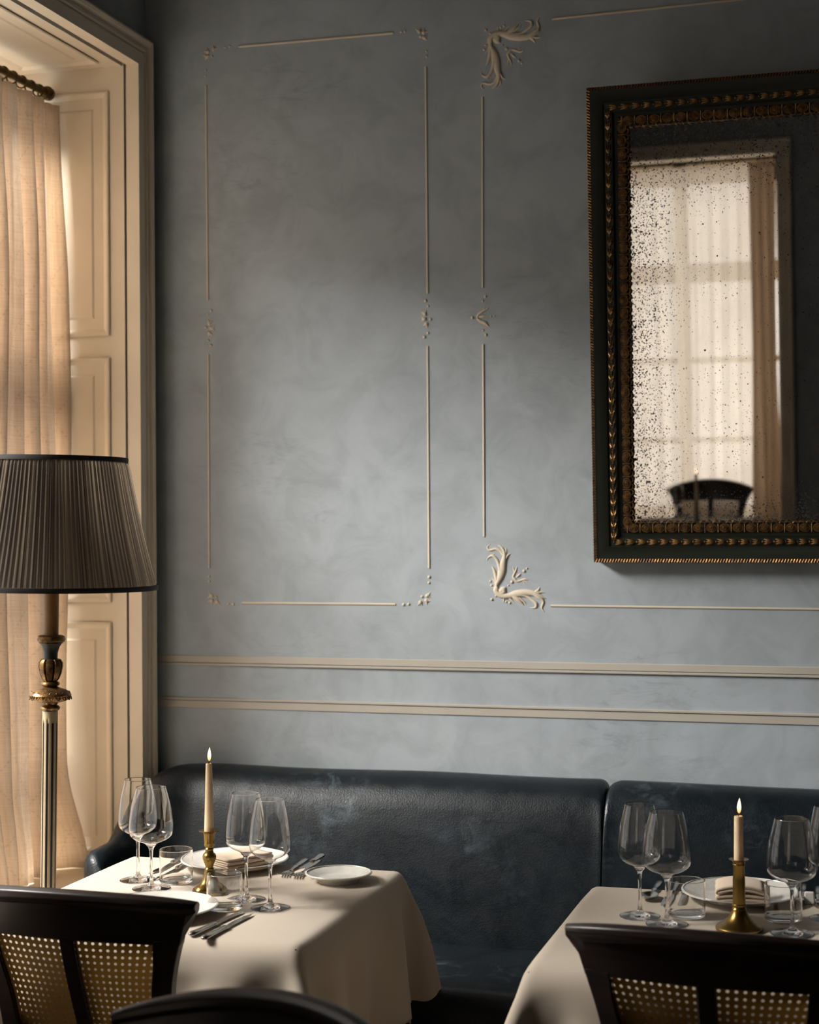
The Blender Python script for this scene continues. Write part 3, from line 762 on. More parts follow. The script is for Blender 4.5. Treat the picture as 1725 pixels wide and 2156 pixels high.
TW, TD = 0.72, 0.74
def table(loc, label):
    o = empty('dining_table', loc, label=label, cat='table', group='cloth-covered tables')
    m = MB(); m.box(-TW/2+0.014, TW/2-0.014, -TD/2+0.014, TD/2-0.014, 0.715, 0.743); m.build('tabletop', MAT['wood'], o, bevel=0.004)
    m = MB(); m.tube([(0, 0, 0.03), (0, 0, 0.2), (0, 0, 0.5), (0, 0, 0.715)], [0.05, 0.035, 0.035, 0.06], 20); m.build('pedestal', MAT['black'], o)
    m = MB(); m.lathe([(0.22, 0), (0.22, 0.008), (0.10, 0.022), (0.045, 0.035)], 40); m.build('base', MAT['black'], o)
    return o
def cloth_verts(seed, over=0.30, N_=66):
    """a square cloth settled over the table top by a small position-based solver"""
    rng = np.random.default_rng(seed)
    a, b, zt, R = TW/2+0.002, TD/2+0.002, 0.7485, 0.012
    nx = N_; ny = N_
    X = np.linspace(-a-over, a+over, nx); Y = np.linspace(-b-over, b+over, ny)
    P = np.zeros((nx, ny, 3)); P[..., 0] = X[:, None]; P[..., 1] = Y[None, :]; P[..., 2] = zt
    rest = P.copy()
    V = np.zeros_like(P)
    pin = (np.abs(rest[..., 0]) < a-0.02) & (np.abs(rest[..., 1]) < b-0.02)
    w = np.where(pin, 0.0, 1.0)[..., None]
    P[..., 2] -= (~pin)*rng.uniform(0, 0.004, pin.shape)
    P += (~pin)[..., None]*np.stack([rng.normal(0, 0.002, pin.shape) for _ in range(3)], -1)
    def con(A, B, wa, wb, L0, st):
        d = B-A; ln = np.sqrt((d*d).sum(-1, keepdims=True))+1e-9
        c = (ln-L0)/ln*d*st/(wa+wb+1e-9)
        A += c*wa; B -= c*wb
    offs = [(1, 0, 1.0), (0, 1, 1.0), (1, 1, 0.35), (1, -1, 0.35), (2, 0, 0.25), (0, 2, 0.25), (4, 0, 0.12), (0, 4, 0.12)]
    def sl(dx, dy, par):
        ix = slice(None, -dx or None) if dx else slice(None); jx = slice(dx, None) if dx else slice(None)
        if dy > 0: iy, jy = slice(None, -dy), slice(dy, None)
        elif dy < 0: iy, jy = slice(-dy, None), slice(None, dy)
        else: iy = jy = slice(None)
        return ix, iy, jx, jy
    C_ = []
    for dx, dy, st in offs:
        ix, iy, jx, jy = sl(dx, dy, 0)
        A0, B0 = rest[ix, iy], rest[jx, jy]; L0 = np.sqrt(((B0-A0)**2).sum(-1, keepdims=True))
        msk = np.indices(A0.shape[:2]); par = (msk[0] // max(dx, 1)) % 2 if dx else (msk[1] // abs(dy)) % 2
        C_.append((ix, iy, jx, jy, L0, st, par))
    dt = 0.012
    for step in range(260):
        V[..., 2] -= 9.8*dt; V *= 0.975 if step < 200 else 0.9
        Q = P + V*dt*w
        for it in range(9):
            for ix, iy, jx, jy, L0, st, par in C_:
                for q in (0, 1):
                    mk = (par == q)[..., None]
                    A, B = Q[ix, iy], Q[jx, jy]; wa, wb = w[ix, iy], w[jx, jy]
                    d = B-A; ln = np.sqrt((d*d).sum(-1, keepdims=True))+1e-9
                    c = (ln-L0)/ln*d*st/(wa+wb+1e-9)*mk*((wa+wb) > 0)
                    Q[ix, iy] = A + c*wa; B = Q[jx, jy]; Q[jx, jy] = B - c*wb
            # push out of the rounded table slab
            cx = np.clip(Q[..., 0], -a+R, a-R); cy = np.clip(Q[..., 1], -b+R, b-R); cz = np.clip(Q[..., 2], 0.60, zt-R)
            dvec = Q - np.stack([cx, cy, cz], -1); ln = np.sqrt((dvec**2).sum(-1))
            ins = ln < R
            deep = ln < 1e-6
            sc = np.where(ins & ~deep, R/np.maximum(ln, 1e-6), 1.0)[..., None]
            Qn = np.stack([cx, cy, cz], -1) + dvec*sc
            up_ = Qn.copy(); up_[..., 2] = zt
            Qn = np.where(deep[..., None], up_, Qn)
            Q = np.where(w > 0, Qn, Q)
        V = (Q-P)/dt; P = Q
        sp = np.sqrt((V**2).sum(-1, keepdims=True)); V = np.where(sp > 3, V/sp*3, V)
    return P
def make_cloth(seed, over):
    P = cloth_verts(seed, over); n = P.shape[0]
    m = MB(); m.grid(lambda i, j: P[i, j], n, n)
    o = m.build('tablecloth', MAT['linen'], angle=180)
    md = o.modifiers.new('sub', 'SUBSURF'); md.levels = 1; md.render_levels = 1
    md = o.modifiers.new('thickness', 'SOLIDIFY'); md.thickness = 0.001; md.offset = 1
    return o
cl1 = make_cloth(4, 0.285); cl2 = make_cloth(11, 0.285)
ZC = 0.750
def place_cloth(o, loc, label, flipx=False):
    o.location = loc
    tag(o, label, 'tablecloth', 'cream tablecloths'); return o
table(T1, 'square pedestal table under the cream cloth beside the floor lamp')
place_cloth(cl1, T1, 'cream tablecloth on the table between the floor lamp and the leather bench')
table(T2, 'square pedestal table under the cream cloth below the mirror')
place_cloth(cl2, T2, 'cream tablecloth on the table set below the mirror')
T4 = Vector((-1.03, -0.18, 0))
table(T4, 'square table in front of the window seen in the mirror')
o = cl2.copy(); C.objects.link(o); place_cloth(o, T4, 'cream tablecloth seen at the foot of the mirror in front of the window')

# ------------------------------------------------------------------ tableware prototypes
def spin(name, prof, mat, par=None, n=48, rf=None, angle=50, k=None):
    m = MB(); m.lathe(prof, n, rf=rf); return m.build(name, mat, par, angle=angle)
def wine_glass(name, H, rm, label):
    o = empty(name, (0, 0, 0), label=label, cat='wine glass')
    rb = 0.0425 if rm < 0.047 else 0.0435
    outer = [(0, 0.0), (rb-0.003, 0.0), (rb-0.001, 0.0), (rb, 0.0008), (rb-0.001, 0.0016), (rb-0.003, 0.0018), (rb*0.6, 0.0030), (rb*0.3, 0.0065), (0.0075, 0.0105), (0.0048, 0.016), (0.0036, 0.03), (0.0034, 0.30*H), (0.0042, 0.37*H), (0.0062, 0.405*H)]
    ctrl = [(0.0062, 0.405*H), (0.0105, 0.428*H), (0.34*rm, 0.452*H), (0.70*rm, 0.484*H), (0.93*rm, 0.526*H), (rm, 0.585*H), (0.985*rm, 0.67*H), (0.89*rm, 0.82*H), (0.675*rm, H)]
    cur = catmull(ctrl, 5)
    t = 0.00055
    inner = [(max(r-t, 0.0), z+0.0002) for r, z in cur if z > 0.432*H][::-1]
    inner = inner + [(0.006, inner[-1][1]-0.0015), (0, inner[-1][1]-0.002)]
    (ra, za), (rc, zc) = cur[-2], cur[-1]; f = 0.0012/max(zc-za, 1e-6)
    lip = (rc+(ra-rc)*f, zc-0.0012)
    cur = cur[:-1] + [lip, (rc, zc-0.0002), (rc-t*0.5, zc+0.0001)]
    inner = [(rc-t, zc-0.0002), (lip[0]-t, lip[1])] + inner[1:]
    prof = outer[:-1] + cur + inner
    # hold the rim round
    spin('glass_body', prof, MAT['glass'], o, 64, angle=180)
    return o
def tumbler(label):
    o = empty('water_tumbler', (0, 0, 0), label=label, cat='tumbler')
    R, H, t = 0.038, 0.076, 0.0014
    prof = [(0, 0.0), (R-0.0065, 0.0), (R-0.005, 0.0), (R-0.0015, 0.0012), (R, 0.005), (R, 0.006), (R, 0.03), (R, H-0.0015), (R, H-0.0007), (R-t*0.5, H), (R-t, H-0.0007), (R-t, H-0.0015), (R-t, 0.03), (R-t, 0.014), (R-t, 0.013), (R-0.004, 0.0095), (R-0.0065, 0.0085), (R*0.6, 0.008), (0, 0.0085)]
    spin('glass_body', prof, MAT['glass'], o, 64, angle=60)
    return o
def plate(name, R, label, scallop=0, bead_=False):
    o = empty(name, (0, 0, 0), label=label, cat='plate')
    rf = (lambda a, z, r: 1 + 0.008*abs(math.cos(a*scallop))*(r/R)**6) if scallop else None
    w = R*0.62
    prof = [(0, 0.003), (w*0.92, 0.003), (w*0.94, 0.0), (w*0.99, 0.0), (w, 0.003), (w*1.06, 0.006), (w*1.25, 0.0115), (R*0.97, 0.0175), (R, 0.019), (R-0.0005, 0.0208), (R-0.0035, 0.0212), (R*0.955, 0.0198), (w*1.26, 0.0150), (w*1.06, 0.0095), (w*0.9, 0.0068), (0, 0.0065)]
    spin('dish', prof, MAT['porcelain'], o, 96, rf, 60)
    m = MB(); m.tube([((R-0.003)*math.cos(a), (R-0.003)*math.sin(a), 0.0203) for a in [2*PI*k/96 for k in range(97)]], 0.0016, 6, caps=False)
    m.build('rim', MAT['porcelain'], o)
    return o
def knife(name, label, Lg=0.225, butter=False):
    o = empty(name, (0, 0, 0), label=label, cat='knife')
    hl = Lg*0.43; m = MB()
    m.tube([(0, -Lg/2, 0.005), (0, -Lg/2+0.003, 0.005), (0, -Lg/2+0.012, 0.0055), (0, -Lg/2+0.03, 0.005), (0, -Lg/2+hl*0.8, 0.0045), (0, -Lg/2+hl-0.006, 0.0048), (0, -Lg/2+hl, 0.0045), (0, -Lg/2+hl+0.006, 0.0035)],
           [0.003, 0.0075, 0.0092, 0.0082, 0.0068, 0.0078, 0.0085, 0.005], 16, 0.55); m.build('handle', MAT['silver'], o)
    m = MB(); n = 18; y0, y1 = -Lg/2+hl, Lg/2; wmx = 0.010 if not butter else 0.0115
    def ed(t):
        spine = 0.0055*(1-smoothstep(0.8, 1, t)*0.9); belly = -wmx*(0.62+0.38*math.sin(PI*min(1, t*1.1)))*(1-smoothstep(0.72, 1.0, t)**2)
        if t > 0.999: spine = belly = 0.001
        return spine, belly
    def fn(i, j):
        t = i/(n-1); s, b = ed(t); x = (s, (s+b)/2, b, (s+b)/2)[j]; z = (0.0036, 0.0042, 0.0034, 0.0028)[j]
        return (x, lerp(y0, y1, t), z)
    b = m.grid(fn, n, 4, cv=True); m.cap([b, b+1, b+2, b+3]); m.build('blade', MAT['silver'], o, angle=30)
    return o
def fork(name, label, Lg=0.20):
    o = empty(name, (0, 0, 0), label=label, cat='fork'); m = MB()
    m.tube([(0, -Lg/2, 0.004), (0, -Lg/2+0.003, 0.004), (0, -Lg/2+0.015, 0.005), (0, -Lg/2+0.05, 0.005), (0, -Lg/2+0.085, 0.0045), (0, -Lg/2+0.09, 0.0045), (0, -Lg/2+0.10, 0.0045), (0, 0.028, 0.0035)],
           [0.003, 0.007, 0.0082, 0.007, 0.0055, 0.0068, 0.004, 0.0028], 14, 0.5); m.build('handle', MAT['silver'], o)
    m = MB()
    def zc(y): t = (y-0.026)/(Lg/2-0.026); return 0.0035 - 0.0015*math.sin(PI*t*0.7) + 0.012*max(0, t-0.35)**2*3*0.6
    m.grid(lambda i, j: ((j/6-0.5)*2*lerp(0.003, 0.0118, smoothstep(0, 1, i/5)), 0.026+0.022*i/5, zc(0.026+0.022*i/5)+0.0012*(j/6-0.5)**2*4), 6, 7)
    for k in range(4):
        x = (k-1.5)*0.0065
        m.tube([(x, 0.047, zc(0.047)), (x, 0.065, zc(0.065)), (x, 0.085, zc(0.085)), (x*0.97, Lg/2, zc(Lg/2))], [0.0022, 0.0018, 0.0014, 0.0006], 8)
    m.build('tines', MAT['silver'], o, angle=60)
    return o
def spoon(name, label, Lg=0.19):
    o = empty(name, (0, 0, 0), label=label, cat='spoon'); m = MB()
    m.tube([(0, -Lg/2, 0.004), (0, -Lg/2+0.003, 0.004), (0, -Lg/2+0.015, 0.005), (0, -Lg/2+0.05, 0.005), (0, -Lg/2+0.085, 0.0055), (0, -Lg/2+0.09, 0.0055), (0, -Lg/2+0.10, 0.0055), (0, 0.036, 0.009)],
           [0.003, 0.007, 0.0082, 0.007, 0.0055, 0.0068, 0.004, 0.0028], 14, 0.5); m.build('handle', MAT['silver'], o)
    m = MB(); a, b_ = 0.033, 0.0205
    def fn(i, j):
        r = i/8; th = 2*PI*j/28
        return (b_*r*math.cos(th)*(1-0.15*math.sin(th)*-1), 0.034+a+a*r*math.sin(th), 0.011 - 0.0095*(1-r*r))
    m.grid(fn, 9, 28, cv=True); m.build('bowl', MAT['silver'], o, angle=180, solid=0.0012)
    return o
def candle(par_loc, H, r0, r1, label, lean=0):
    o = empty('taper_candle', par_loc, label=label, cat='candle')
    m = MB(); m.lathe([(0, 0), (r0, 0), (r0*0.99, H*0.1), (lerp(r0, r1, 0.5), H*0.5), (r1*1.02, H*0.97), (r1, H*0.992), (r1*0.85, H), (r1*0.5, H-0.002), (0, H-0.003)], 28)
    m.build('wax', MAT['wax'], o)
    m = MB(); m.tube([(0, 0, H-0.004), (0.0003, 0, H+0.003), (0.0015, 0, H+0.008)], 0.0009, 6); m.build('wick', MAT['wick'], o)
    fl = MB(); pr = [(0, 0.0), (0.0022, 0.002), (0.0040, 0.007), (0.0048, 0.013), (0.0043, 0.020), (0.0028, 0.027), (0.0012, 0.033), (0, 0.037)]
    fl.lathe(pr, 20); fl.v = [Vector((v.x + 0.0012*(v.z/0.037)**2, v.y, v.z)) for v in fl.v]
    f = fl.build('flame', MAT['flame'], o, loc=(0.001, 0, H+0.0045)); f.scale = (0.85, 0.85, 0.85)
    return o

used = {}
def put(key, proto, loc, rz, label, group):
    o = place(proto, used.get(key), loc, rz, label, group); used[key] = True; return o
def tz(px, py, z=ZC):
    p = atZ(px, py, z); p.z = z; return p
TA = wine_glass('wine_glass', 0.232, 0.0445, 'x'); TB = wine_glass('wine_glass', 0.228, 0.0495, 'x')
TA['category'] = TB['category'] = 'wine glass'
GG = 'wine glasses on the tables'
put('A', TA, tz(291, 1853), 0.3, 'slim empty wine glass nearest the window on the table beside the floor lamp', GG)
put('B', TB, tz(319, 1871), 0.1, 'wide empty wine glass in front of the slim one, between lamp and tumbler', GG)
put('A', TA, tz(519, 1894), 0.6, 'empty wine glass overlapping the folded napkin, first to the right of the square-based candlestick', GG)
put('A', TA, tz(569.5, 1912), 0.9, 'empty wine glass nearest the bare table corner, closer to the side plate', GG)
put('A', TA, tz(1348, 1929), 0.2, 'slim empty wine glass at the seam end of the table below the mirror', GG)
put('B', TB, tz(1405, 1946), 0.5, 'wide empty wine glass between the slim glass and the round-based candlestick', GG)
put('B', TB, tz(1669, 1966), 0.4, 'wide empty wine glass on the far side of the round-based candlestick', GG)
put('A', TA, tz(1748, 1935), 0.4, 'wine glass cut off by the right edge of the photo', GG)
TU = tumbler('x'); GT = 'water tumblers on the tables'
put('T', TU, tz(371, 1857), 0, 'clear water tumbler with two knives seen through it', GT)
put('T', TU, tz(473, 1913), 0, 'clear water tumbler standing in front of the brass candlestick on the lamp table', GT)
put('T', TU, tz(1446.5, 1929), 0, 'clear water tumbler between the wine glasses and the scalloped plate below the mirror', GT)
put('T', TU, tz(1650, 1938), 0, 'clear water tumbler beside the round-based candlestick below the mirror', GT)
PL = plate('dinner_plate', 0.128, 'x'); GP = 'dinner plates'
pl1 = tz(495, 1824); put('P', PL, pl1, 0, 'white dinner plate holding a folded napkin on the lamp table', GP)
put('P', PL, tz(331, 1925), 0, 'white dinner plate at the front of the lamp table, half hidden by the chair', GP)
PS = plate('scalloped_plate', 0.128, 'white plate with fluted rim holding a rolled napkin below the mirror', 48)
pl2 = tz(1561, 1893); PS.location = pl2; PS['group'] = GP
sp = plate('side_plate', 0.0765, 'small white side plate near the outer corner of the lamp table', 24); sp.location = tz(713, 1855)

def napkin(loc, rz, lx, ly, lay, th, label, bulge=0.0, loose=0.0):
    m = MB(); prof = []
    for k in range(lay):
        z = th*0.5 + k*th; a, b = (-lx/2, lx/2) if k % 2 == 0 else (lx/2, -lx/2)
        ins = 0.004*(k % 3)
        for i in range(9):
            t = i/8; x = lerp(a, b, t)*(1-ins)
            prof.append((x, z + bulge*k/lay*(1-(2*x/lx)**2) + loose*0.2*math.sin(k*2+t*3)*th))
        if k < lay-1:
            for i in range(1, 6):
                an = -PI/2 + PI*i/6; s = 1 if b > 0 else -1
                prof.append((b*(1-ins) + s*math.cos(an)*th*0.5, z + th/2 + math.sin(an)*th*0.5 + bulge*0))
    n = len(prof)
    m.grid(lambda i, j: (prof[j][0]*(1+0.02*math.sin(i*1.3)), lerp(-ly/2, ly/2, i/10), prof[j][1] + 0.0006*math.sin(i*1.1+j*0.3)), 11, n)
    o = m.build('folded_napkin', MAT['napkin'], angle=180, solid=th*0.72, loc=loc)
    o.rotation_euler = (0, 0, rz)
    return tag(o, label, 'napkin')
z0 = 0.0065+ZC
p = atZ(503, 1812, z0+0.02)
napkin((p.x, p.y, z0+0.0012), math.radians(-33), 0.090, 0.130, 7, 0.0050, 'square-folded cream napkin lying on the plate on the lamp table')
p = atZ(1562, 1878, z0+0.02)
napkin((p.x, p.y, z0+0.0014), math.radians(6), 0.098, 0.10, 5, 0.0068, 'softly folded cream napkin on the fluted plate below the mirror', bulge=0.012, loose=1)

# cutlery : direction given by two photo points (handle end, tip)
def lay_item(key, proto, h, t, label, group):
    a, b = tz(*h), tz(*t); d = b-a; rz = math.atan2(d.y, d.x) - PI/2
    o = put(key, proto, (a+b)/2, rz, label, group)
    return o
KN = knife('table_knife', 'x'); FK = fork('table_fork', 'x'); SPN = spoon('soup_spoon', 'round silver spoon on the table below the mirror'); BK = knife('butter_knife', 'x', 0.165, True)
GK = 'table knives'; GF = 'table forks'
lay_item('K', KN, (404, 1972), (513, 1921), 'silver knife beside the hidden plate, the one closer to the tumbler', GK)
lay_item('K', KN, (438, 1976), (524, 1931), 'silver knife nearest the table edge, the outer of the front pair', GK)
lay_item('K', KN, (397, 1803), (316, 1841), 'silver knife lying behind the tumbler, the outer of the window-side pair', GK)
lay_item('K', KN, (405, 1816), (331, 1852), 'silver knife lying behind the tumbler, next to the napkin plate', GK)
lay_item('F', FK, (648, 1811), (589, 1851), 'silver fork beside the napkin plate on the lamp table', GF)
lay_item('F', FK, (673, 1815), (617, 1853), 'silver fork between the other fork and the side plate', GF)
a = tz(680, 1822); b = tz(629, 1853)
bk = place(BK, False, (a+b)/2 + Vector((0, 0, 0.0205)), math.atan2(b.y-a.y, b.x-a.x)-PI/2, 'small silver butter knife resting on the rim of the side plate')
a = tz(1390, 1862); b = tz(1364, 1897); SPN.location = (a+b)/2; SPN.rotation_euler = (0, 0, math.atan2(b.y-a.y, b.x-a.x)-PI/2)
lay_item('K', KN, (1423, 1863), (1394, 1910), 'silver knife behind the wide wine glass below the mirror', GK)
lay_item('K', KN, (1450, 1863), (1428, 1914), 'silver knife seen through the tumbler below the mirror', GK)
lay_item('F', FK, (1693, 1870), (1690, 1905), 'silver fork beyond the fluted plate below the mirror', GF)
lay_item('F', FK, (1724, 1872), (1722, 1914), 'silver fork at the right edge of the photo', GF)
m = MB(); m.box(-0.012, 0.012, -0.008, 0.008, 0, 0.026, Matrix.Diagonal((1, 1, 1, 1)))
m.v = [Vector((v.x*(0.85 if v.z > 0.01 else 1), v.y*(0.7 if v.z > 0.01 else 1), v.z)) for v in m.v]
o = m.build('salt_cellar', MAT['porcelain'], bevel=0.003, loc=tz(1705, 1903)); tag(o, 'small cream block-shaped salt cellar between the forks below the mirror', 'salt cellar')

# candlesticks
def sq(a, p=6):
    c, s = abs(math.cos(a)), abs(math.sin(a)); return 1/((c**p+s**p)**(1/p))
cs1 = empty('candlestick', tz(441.5, 1879), math.radians(20), 'brass candlestick with stepped square base on the lamp table', 'candlestick', 'brass candlesticks')
m = MB()
m.lathe([(0, 0), (0.037, 0), (0.038, 0.001), (0.038, 0.006), (0.0355, 0.0085), (0.032, 0.0095), (0.031, 0.012), (0.0295, 0.0150), (0.025, 0.018), (0.0195, 0.022), (0.016, 0.030), (0.0125, 0.042), (0.0095, 0.052), (0.0, 0.052)], 96, rf=lambda a, z, r: 1+(sq(a, 5)-1)*max(0, 1-z/0.045))
m.build('base', MAT['brass'], cs1, angle=35)
m = MB(); m.lathe([(0, 0.05), (0.0095, 0.05), (0.0105, 0.053), (0.0085, 0.056), (0.0095, 0.062), (0.0125, 0.068), (0.0150, 0.076), (0.0152, 0.081), (0.013, 0.086), (0.0095, 0.089), (0.0085, 0.094), (0.0100, 0.097), (0.0082, 0.100), (0.0090, 0.103), (0, 0.103)], 40)
m.build('stem', MAT['brass'], cs1, angle=35)
m = MB(); m.lathe([(0, 0.102), (0.010, 0.102), (0.0115, 0.106), (0.0112, 0.111), (0.0122, 0.131), (0.0150, 0.1345), (0.0228, 0.1368), (0.0228, 0.1380), (0.014, 0.1372), (0.0112, 0.1355), (0.0112, 0.128), (0, 0.128)], 64, rf=lambda a, z, r: 1+(0.035*math.cos(a*16) if 0.108 < z < 0.132 and r > 0.0113 else 0))
m.build('socket', MAT['brass'], cs1, angle=35)
cl = cs1.location
candle((cl.x, cl.y, ZC+0.1285), 0.158, 0.0110, 0.0068, 'tall lit cream taper candle in the square-based candlestick on the lamp table')
def stick2():
    o = empty('candlestick', (0, 0, 0), 0, 'x', 'candlestick', 'brass candlesticks')
    m = MB(); m.lathe([(0, 0), (0.046, 0), (0.047, 0.002), (0.047, 0.006), (0.0455, 0.008), (0.041, 0.0105), (0.033, 0.015), (0.025, 0.022), (0.019, 0.030), (0.0150, 0.038), (0.0138, 0.042), (0, 0.042)], 64)
    m.build('base', MAT['brass'], o, angle=35)
    m = MB(); m.lathe([(0, 0.041), (0.0135, 0.041), (0.0150, 0.0425), (0.0135, 0.0445), (0.0128, 0.047), (0.0145, 0.0490), (0.0145, 0.051), (0.0128, 0.053), (0.0122, 0.10), (0.0112, 0.127), (0.0124, 0.129), (0.0124, 0.131), (0.0108, 0.133), (0, 0.133)], 48)
    m.build('stem', MAT['brass'], o, angle=35)
    m = MB(); m.lathe([(0, 0.132), (0.0108, 0.132), (0.0125, 0.1365), (0.0150, 0.1395), (0.0198, 0.1405), (0.0198, 0.1418), (0.0125, 0.141), (0.0105, 0.139), (0.0105, 0.134), (0, 0.134)], 48)
    m.build('drip_pan', MAT['brass'], o, angle=35); return o
st2 = stick2(); p = tz(1557, 1958)
place(st2, False, p, 0, 'brass candlestick with plain round column and flared base below the mirror')
candle((p.x, p.y, ZC+0.1345), 0.0935, 0.0098, 0.0086, 'short lit cream candle in the round-based candlestick below the mirror')
p3 = Vector((-1.01, -0.22, ZC)); place(st2, True, p3, 0, 'brass candlestick whose reflection stands at the foot of the mirror')
candle((p3.x, p3.y, ZC+0.1345), 0.155, 0.0105, 0.0075, 'lit cream candle whose reflection stands in the mirror')
put('B', TB, (-1.13, -0.27, ZC), 0, 'wine glass reflected in the mirror beside the candle', GG)
put('P', PL, (-0.82, -0.22, ZC), 0, 'dinner plate on the table in front of the reflected window', GP)

# ------------------------------------------------------------------ chairs
def chair(label, SAG=0.055, ARCHH=0.018):
    """faces +y, origin on the floor under the seat centre"""
    o = empty('cane_back_chair', (0, 0, 0), 0, label, 'chair', 'cane-backed dining chairs')
    def hw(z): return 0.192 + 0.046*smoothstep(0.60, 0.86, z)**1.3
    def bp(s, z, off=0.0):
        """point on the back: s lateral, z height, off > 0 towards the sitter"""
        k = 1-(s/0.25)**2
        y = -0.205 - 0.20*(z-0.45) - SAG*k*smoothstep(0.42, 0.80, z)
        return Vector((s, y+off, z))
    def slab(m, sfun0, sfun1, z0, z1, th, nz=14, ns=2):
        def fn(i, j):
            z = z0(0) if False else None
        n2 = 2*ns
        def f(i, j):
            t = i/(nz-1); z = lerp(z0, z1, t)
            if j < ns: s = lerp(sfun0(z), sfun1(z), j/(ns-1)); return bp(s, z, th/2)
            s = lerp(sfun1(z), sfun0(z), (j-ns)/(ns-1)); return bp(s, z, -th/2)
        b = m.grid(f, nz, n2, cv=True); m.cap([b+j for j in range(n2)][::-1]); m.cap([b+(nz-1)*n2+j for j in range(n2)])
    # crest rail : rolled top on a deep curved board
    m = MB(); NS = 33
    def f(i, j):
        u = i/(NS-1)*2-1; zt = 0.838 + ARCHH*(1-u*u); zb = 0.762 + 0.008*(1-u*u)
        e = abs(u)**6
        ring = [(zb, 0.011), (zb, -0.011), (lerp(zb, zt, 0.5), -0.0125), (zt-0.014, -0.012), (zt-0.012, -0.019), (zt-0.002, -0.024), (zt+0.010, -0.020), (zt+0.016, -0.008), (zt+0.014, 0.006), (zt+0.006, 0.014), (zt-0.006, 0.014), (zt-0.012, 0.010), (lerp(zb, zt, 0.5), 0.0115)]
        z, off = ring[j]
        half = hw(min(z, 0.86)) + (0.018 if z > zt-0.013 else 0.0)
        if z > zt-0.013:
            zc = zt+0.002; z = zc + (z-zc)*(1-0.35*e); off = off*(1-0.3*e)
        return bp(u*half, z, off)
    b = m.grid(f, NS, 13, cv=True); m.cap([b+j for j in range(13)][::-1]); m.cap([b+(NS-1)*13+j for j in range(13)])
    m.build('crest_rail', MAT['wood'], o, angle=50, bevel=0.004)
    for s in (-1, 1):
        m = MB(); slab(m, lambda z: s*(hw(z)-0.001), lambda z: s*(hw(z)-0.040 - 0.014*smoothstep(0.7, 0.8, z)), 0.44, 0.775, 0.024, 18)
        m.build('stile', MAT['wood'], o, angle=50, bevel=0.003)
    m = MB(); slab(m, lambda z: -0.0155, lambda z: 0.0155, 0.49, 0.775, 0.020, 14); m.build('centre_bar', MAT['wood'], o, angle=50, bevel=0.003)
    m = MB()
    slab(m, lambda z: -hw(z)+0.02, lambda z: hw(z)-0.02, 0.485, 0.52, 0.022, 3, 13); m.build('lower_rail', MAT['wood'], o, angle=50, bevel=0.003)
    for s in (-1, 1):
        m = MB()
        def f(i, j):
            z = lerp(0.515, 0.778, i/11); a = s*0.013; b_ = s*(hw(z)-0.038)
            return bp(lerp(a, b_, j/9), z, 0.0)
        def uvf(i, j): return (lerp(0.013, 0.165, j/9), lerp(0.515, 0.778, i/11))
        m.grid(f, 12, 10, uvf=uvf); m.build('cane_panel', MAT['cane'], o, angle=180)
    m = MB(); n = 40
    def seat(r, z): return [Vector(((0.235 if True else 0)*r*math.copysign(abs(math.cos(a))**0.55, math.cos(a))*(1+0.08*math.sin(a)), 0.215*r*math.copysign(abs(math.sin(a))**0.55, math.sin(a)), z)) for a in [2*PI*k/n for k in range(n)]]
    rings = [seat(0.96, 0.378), seat(1.0, 0.383), seat(1.0, 0.413), seat(0.97, 0.421), seat(0.9, 0.425)]
    b = m.grid(lambda i, j: rings[i][j], 5, n, cv=True); m.cap([b+j for j in range(n)][::-1]); m.cap([b+4*n+j for j in range(n)])
    m.build('seat_frame', MAT['wood'], o, angle=40)
    m = MB(); rings = [seat(0.88, 0.418), seat(0.90, 0.428), seat(0.84, 0.441), seat(0.6, 0.447), seat(0.2, 0.449)]
    b = m.grid(lambda i, j: rings[i][j], 5, n, cv=True); m.cap([b+4*n+j for j in range(n)]); m.cap([b+j for j in range(n)][::-1])
    m.build('seat', MAT['leather'], o, angle=60)
    for s in (-1, 1):
        m = MB(); m.tube([(s*0.20, 0.185, 0.42), (s*0.20, 0.19, 0.2), (s*0.20, 0.195, 0)], [0.019, 0.016, 0.012], 12); m.build('leg', MAT['wood'], o)
        m = MB(); m.tube([(s*0.172, -0.205, 0.46), (s*0.172, -0.21, 0.3), (s*0.174, -0.24, 0.12), (s*0.176, -0.28, 0)], [0.019, 0.017, 0.015, 0.012], 12); m.build('leg', MAT['wood'], o)
    return o
ch = chair('x')
ch2 = chair('dark dining chair facing the camera, only its curved crest showing at the bottom edge', 0.076, 0.038)
GC = None
def put_chair(first, crest_px, crest_py, ztop, rz, label, Y=None):
    """stand the chair so that the middle of its crest sits where it was measured"""
    p = atZ(crest_px, crest_py, ztop) if Y is None else Y
    loc = Matrix.Rotation(rz, 3, 'Z') @ Vector((0, -0.205-0.20*0.41-0.062, 0))
    return place(ch, first, (p.x-loc.x, p.y-loc.y, 0), rz, label)
put_chair(False, 128, 1870, 0.873, math.radians(-1), 'dark cane-back dining chair in front of the lamp table, its back to the camera')
put_chair(True, 1481, 1957, 0.873, math.radians(-3), 'dark cane-back dining chair in front of the table below the mirror')
a_ = 2.864; ch2.rotation_euler.z = a_
ch2.location = Vector((-0.857, 2.134, 0)) - Matrix.Rotation(a_, 3, 'Z') @ Vector((0, -0.287, 0))
ch2.location.z = 0
place(ch2, True, (-1.02, -0.70, 0), 0, 'dark dining chair by the window, seen only in the mirror')

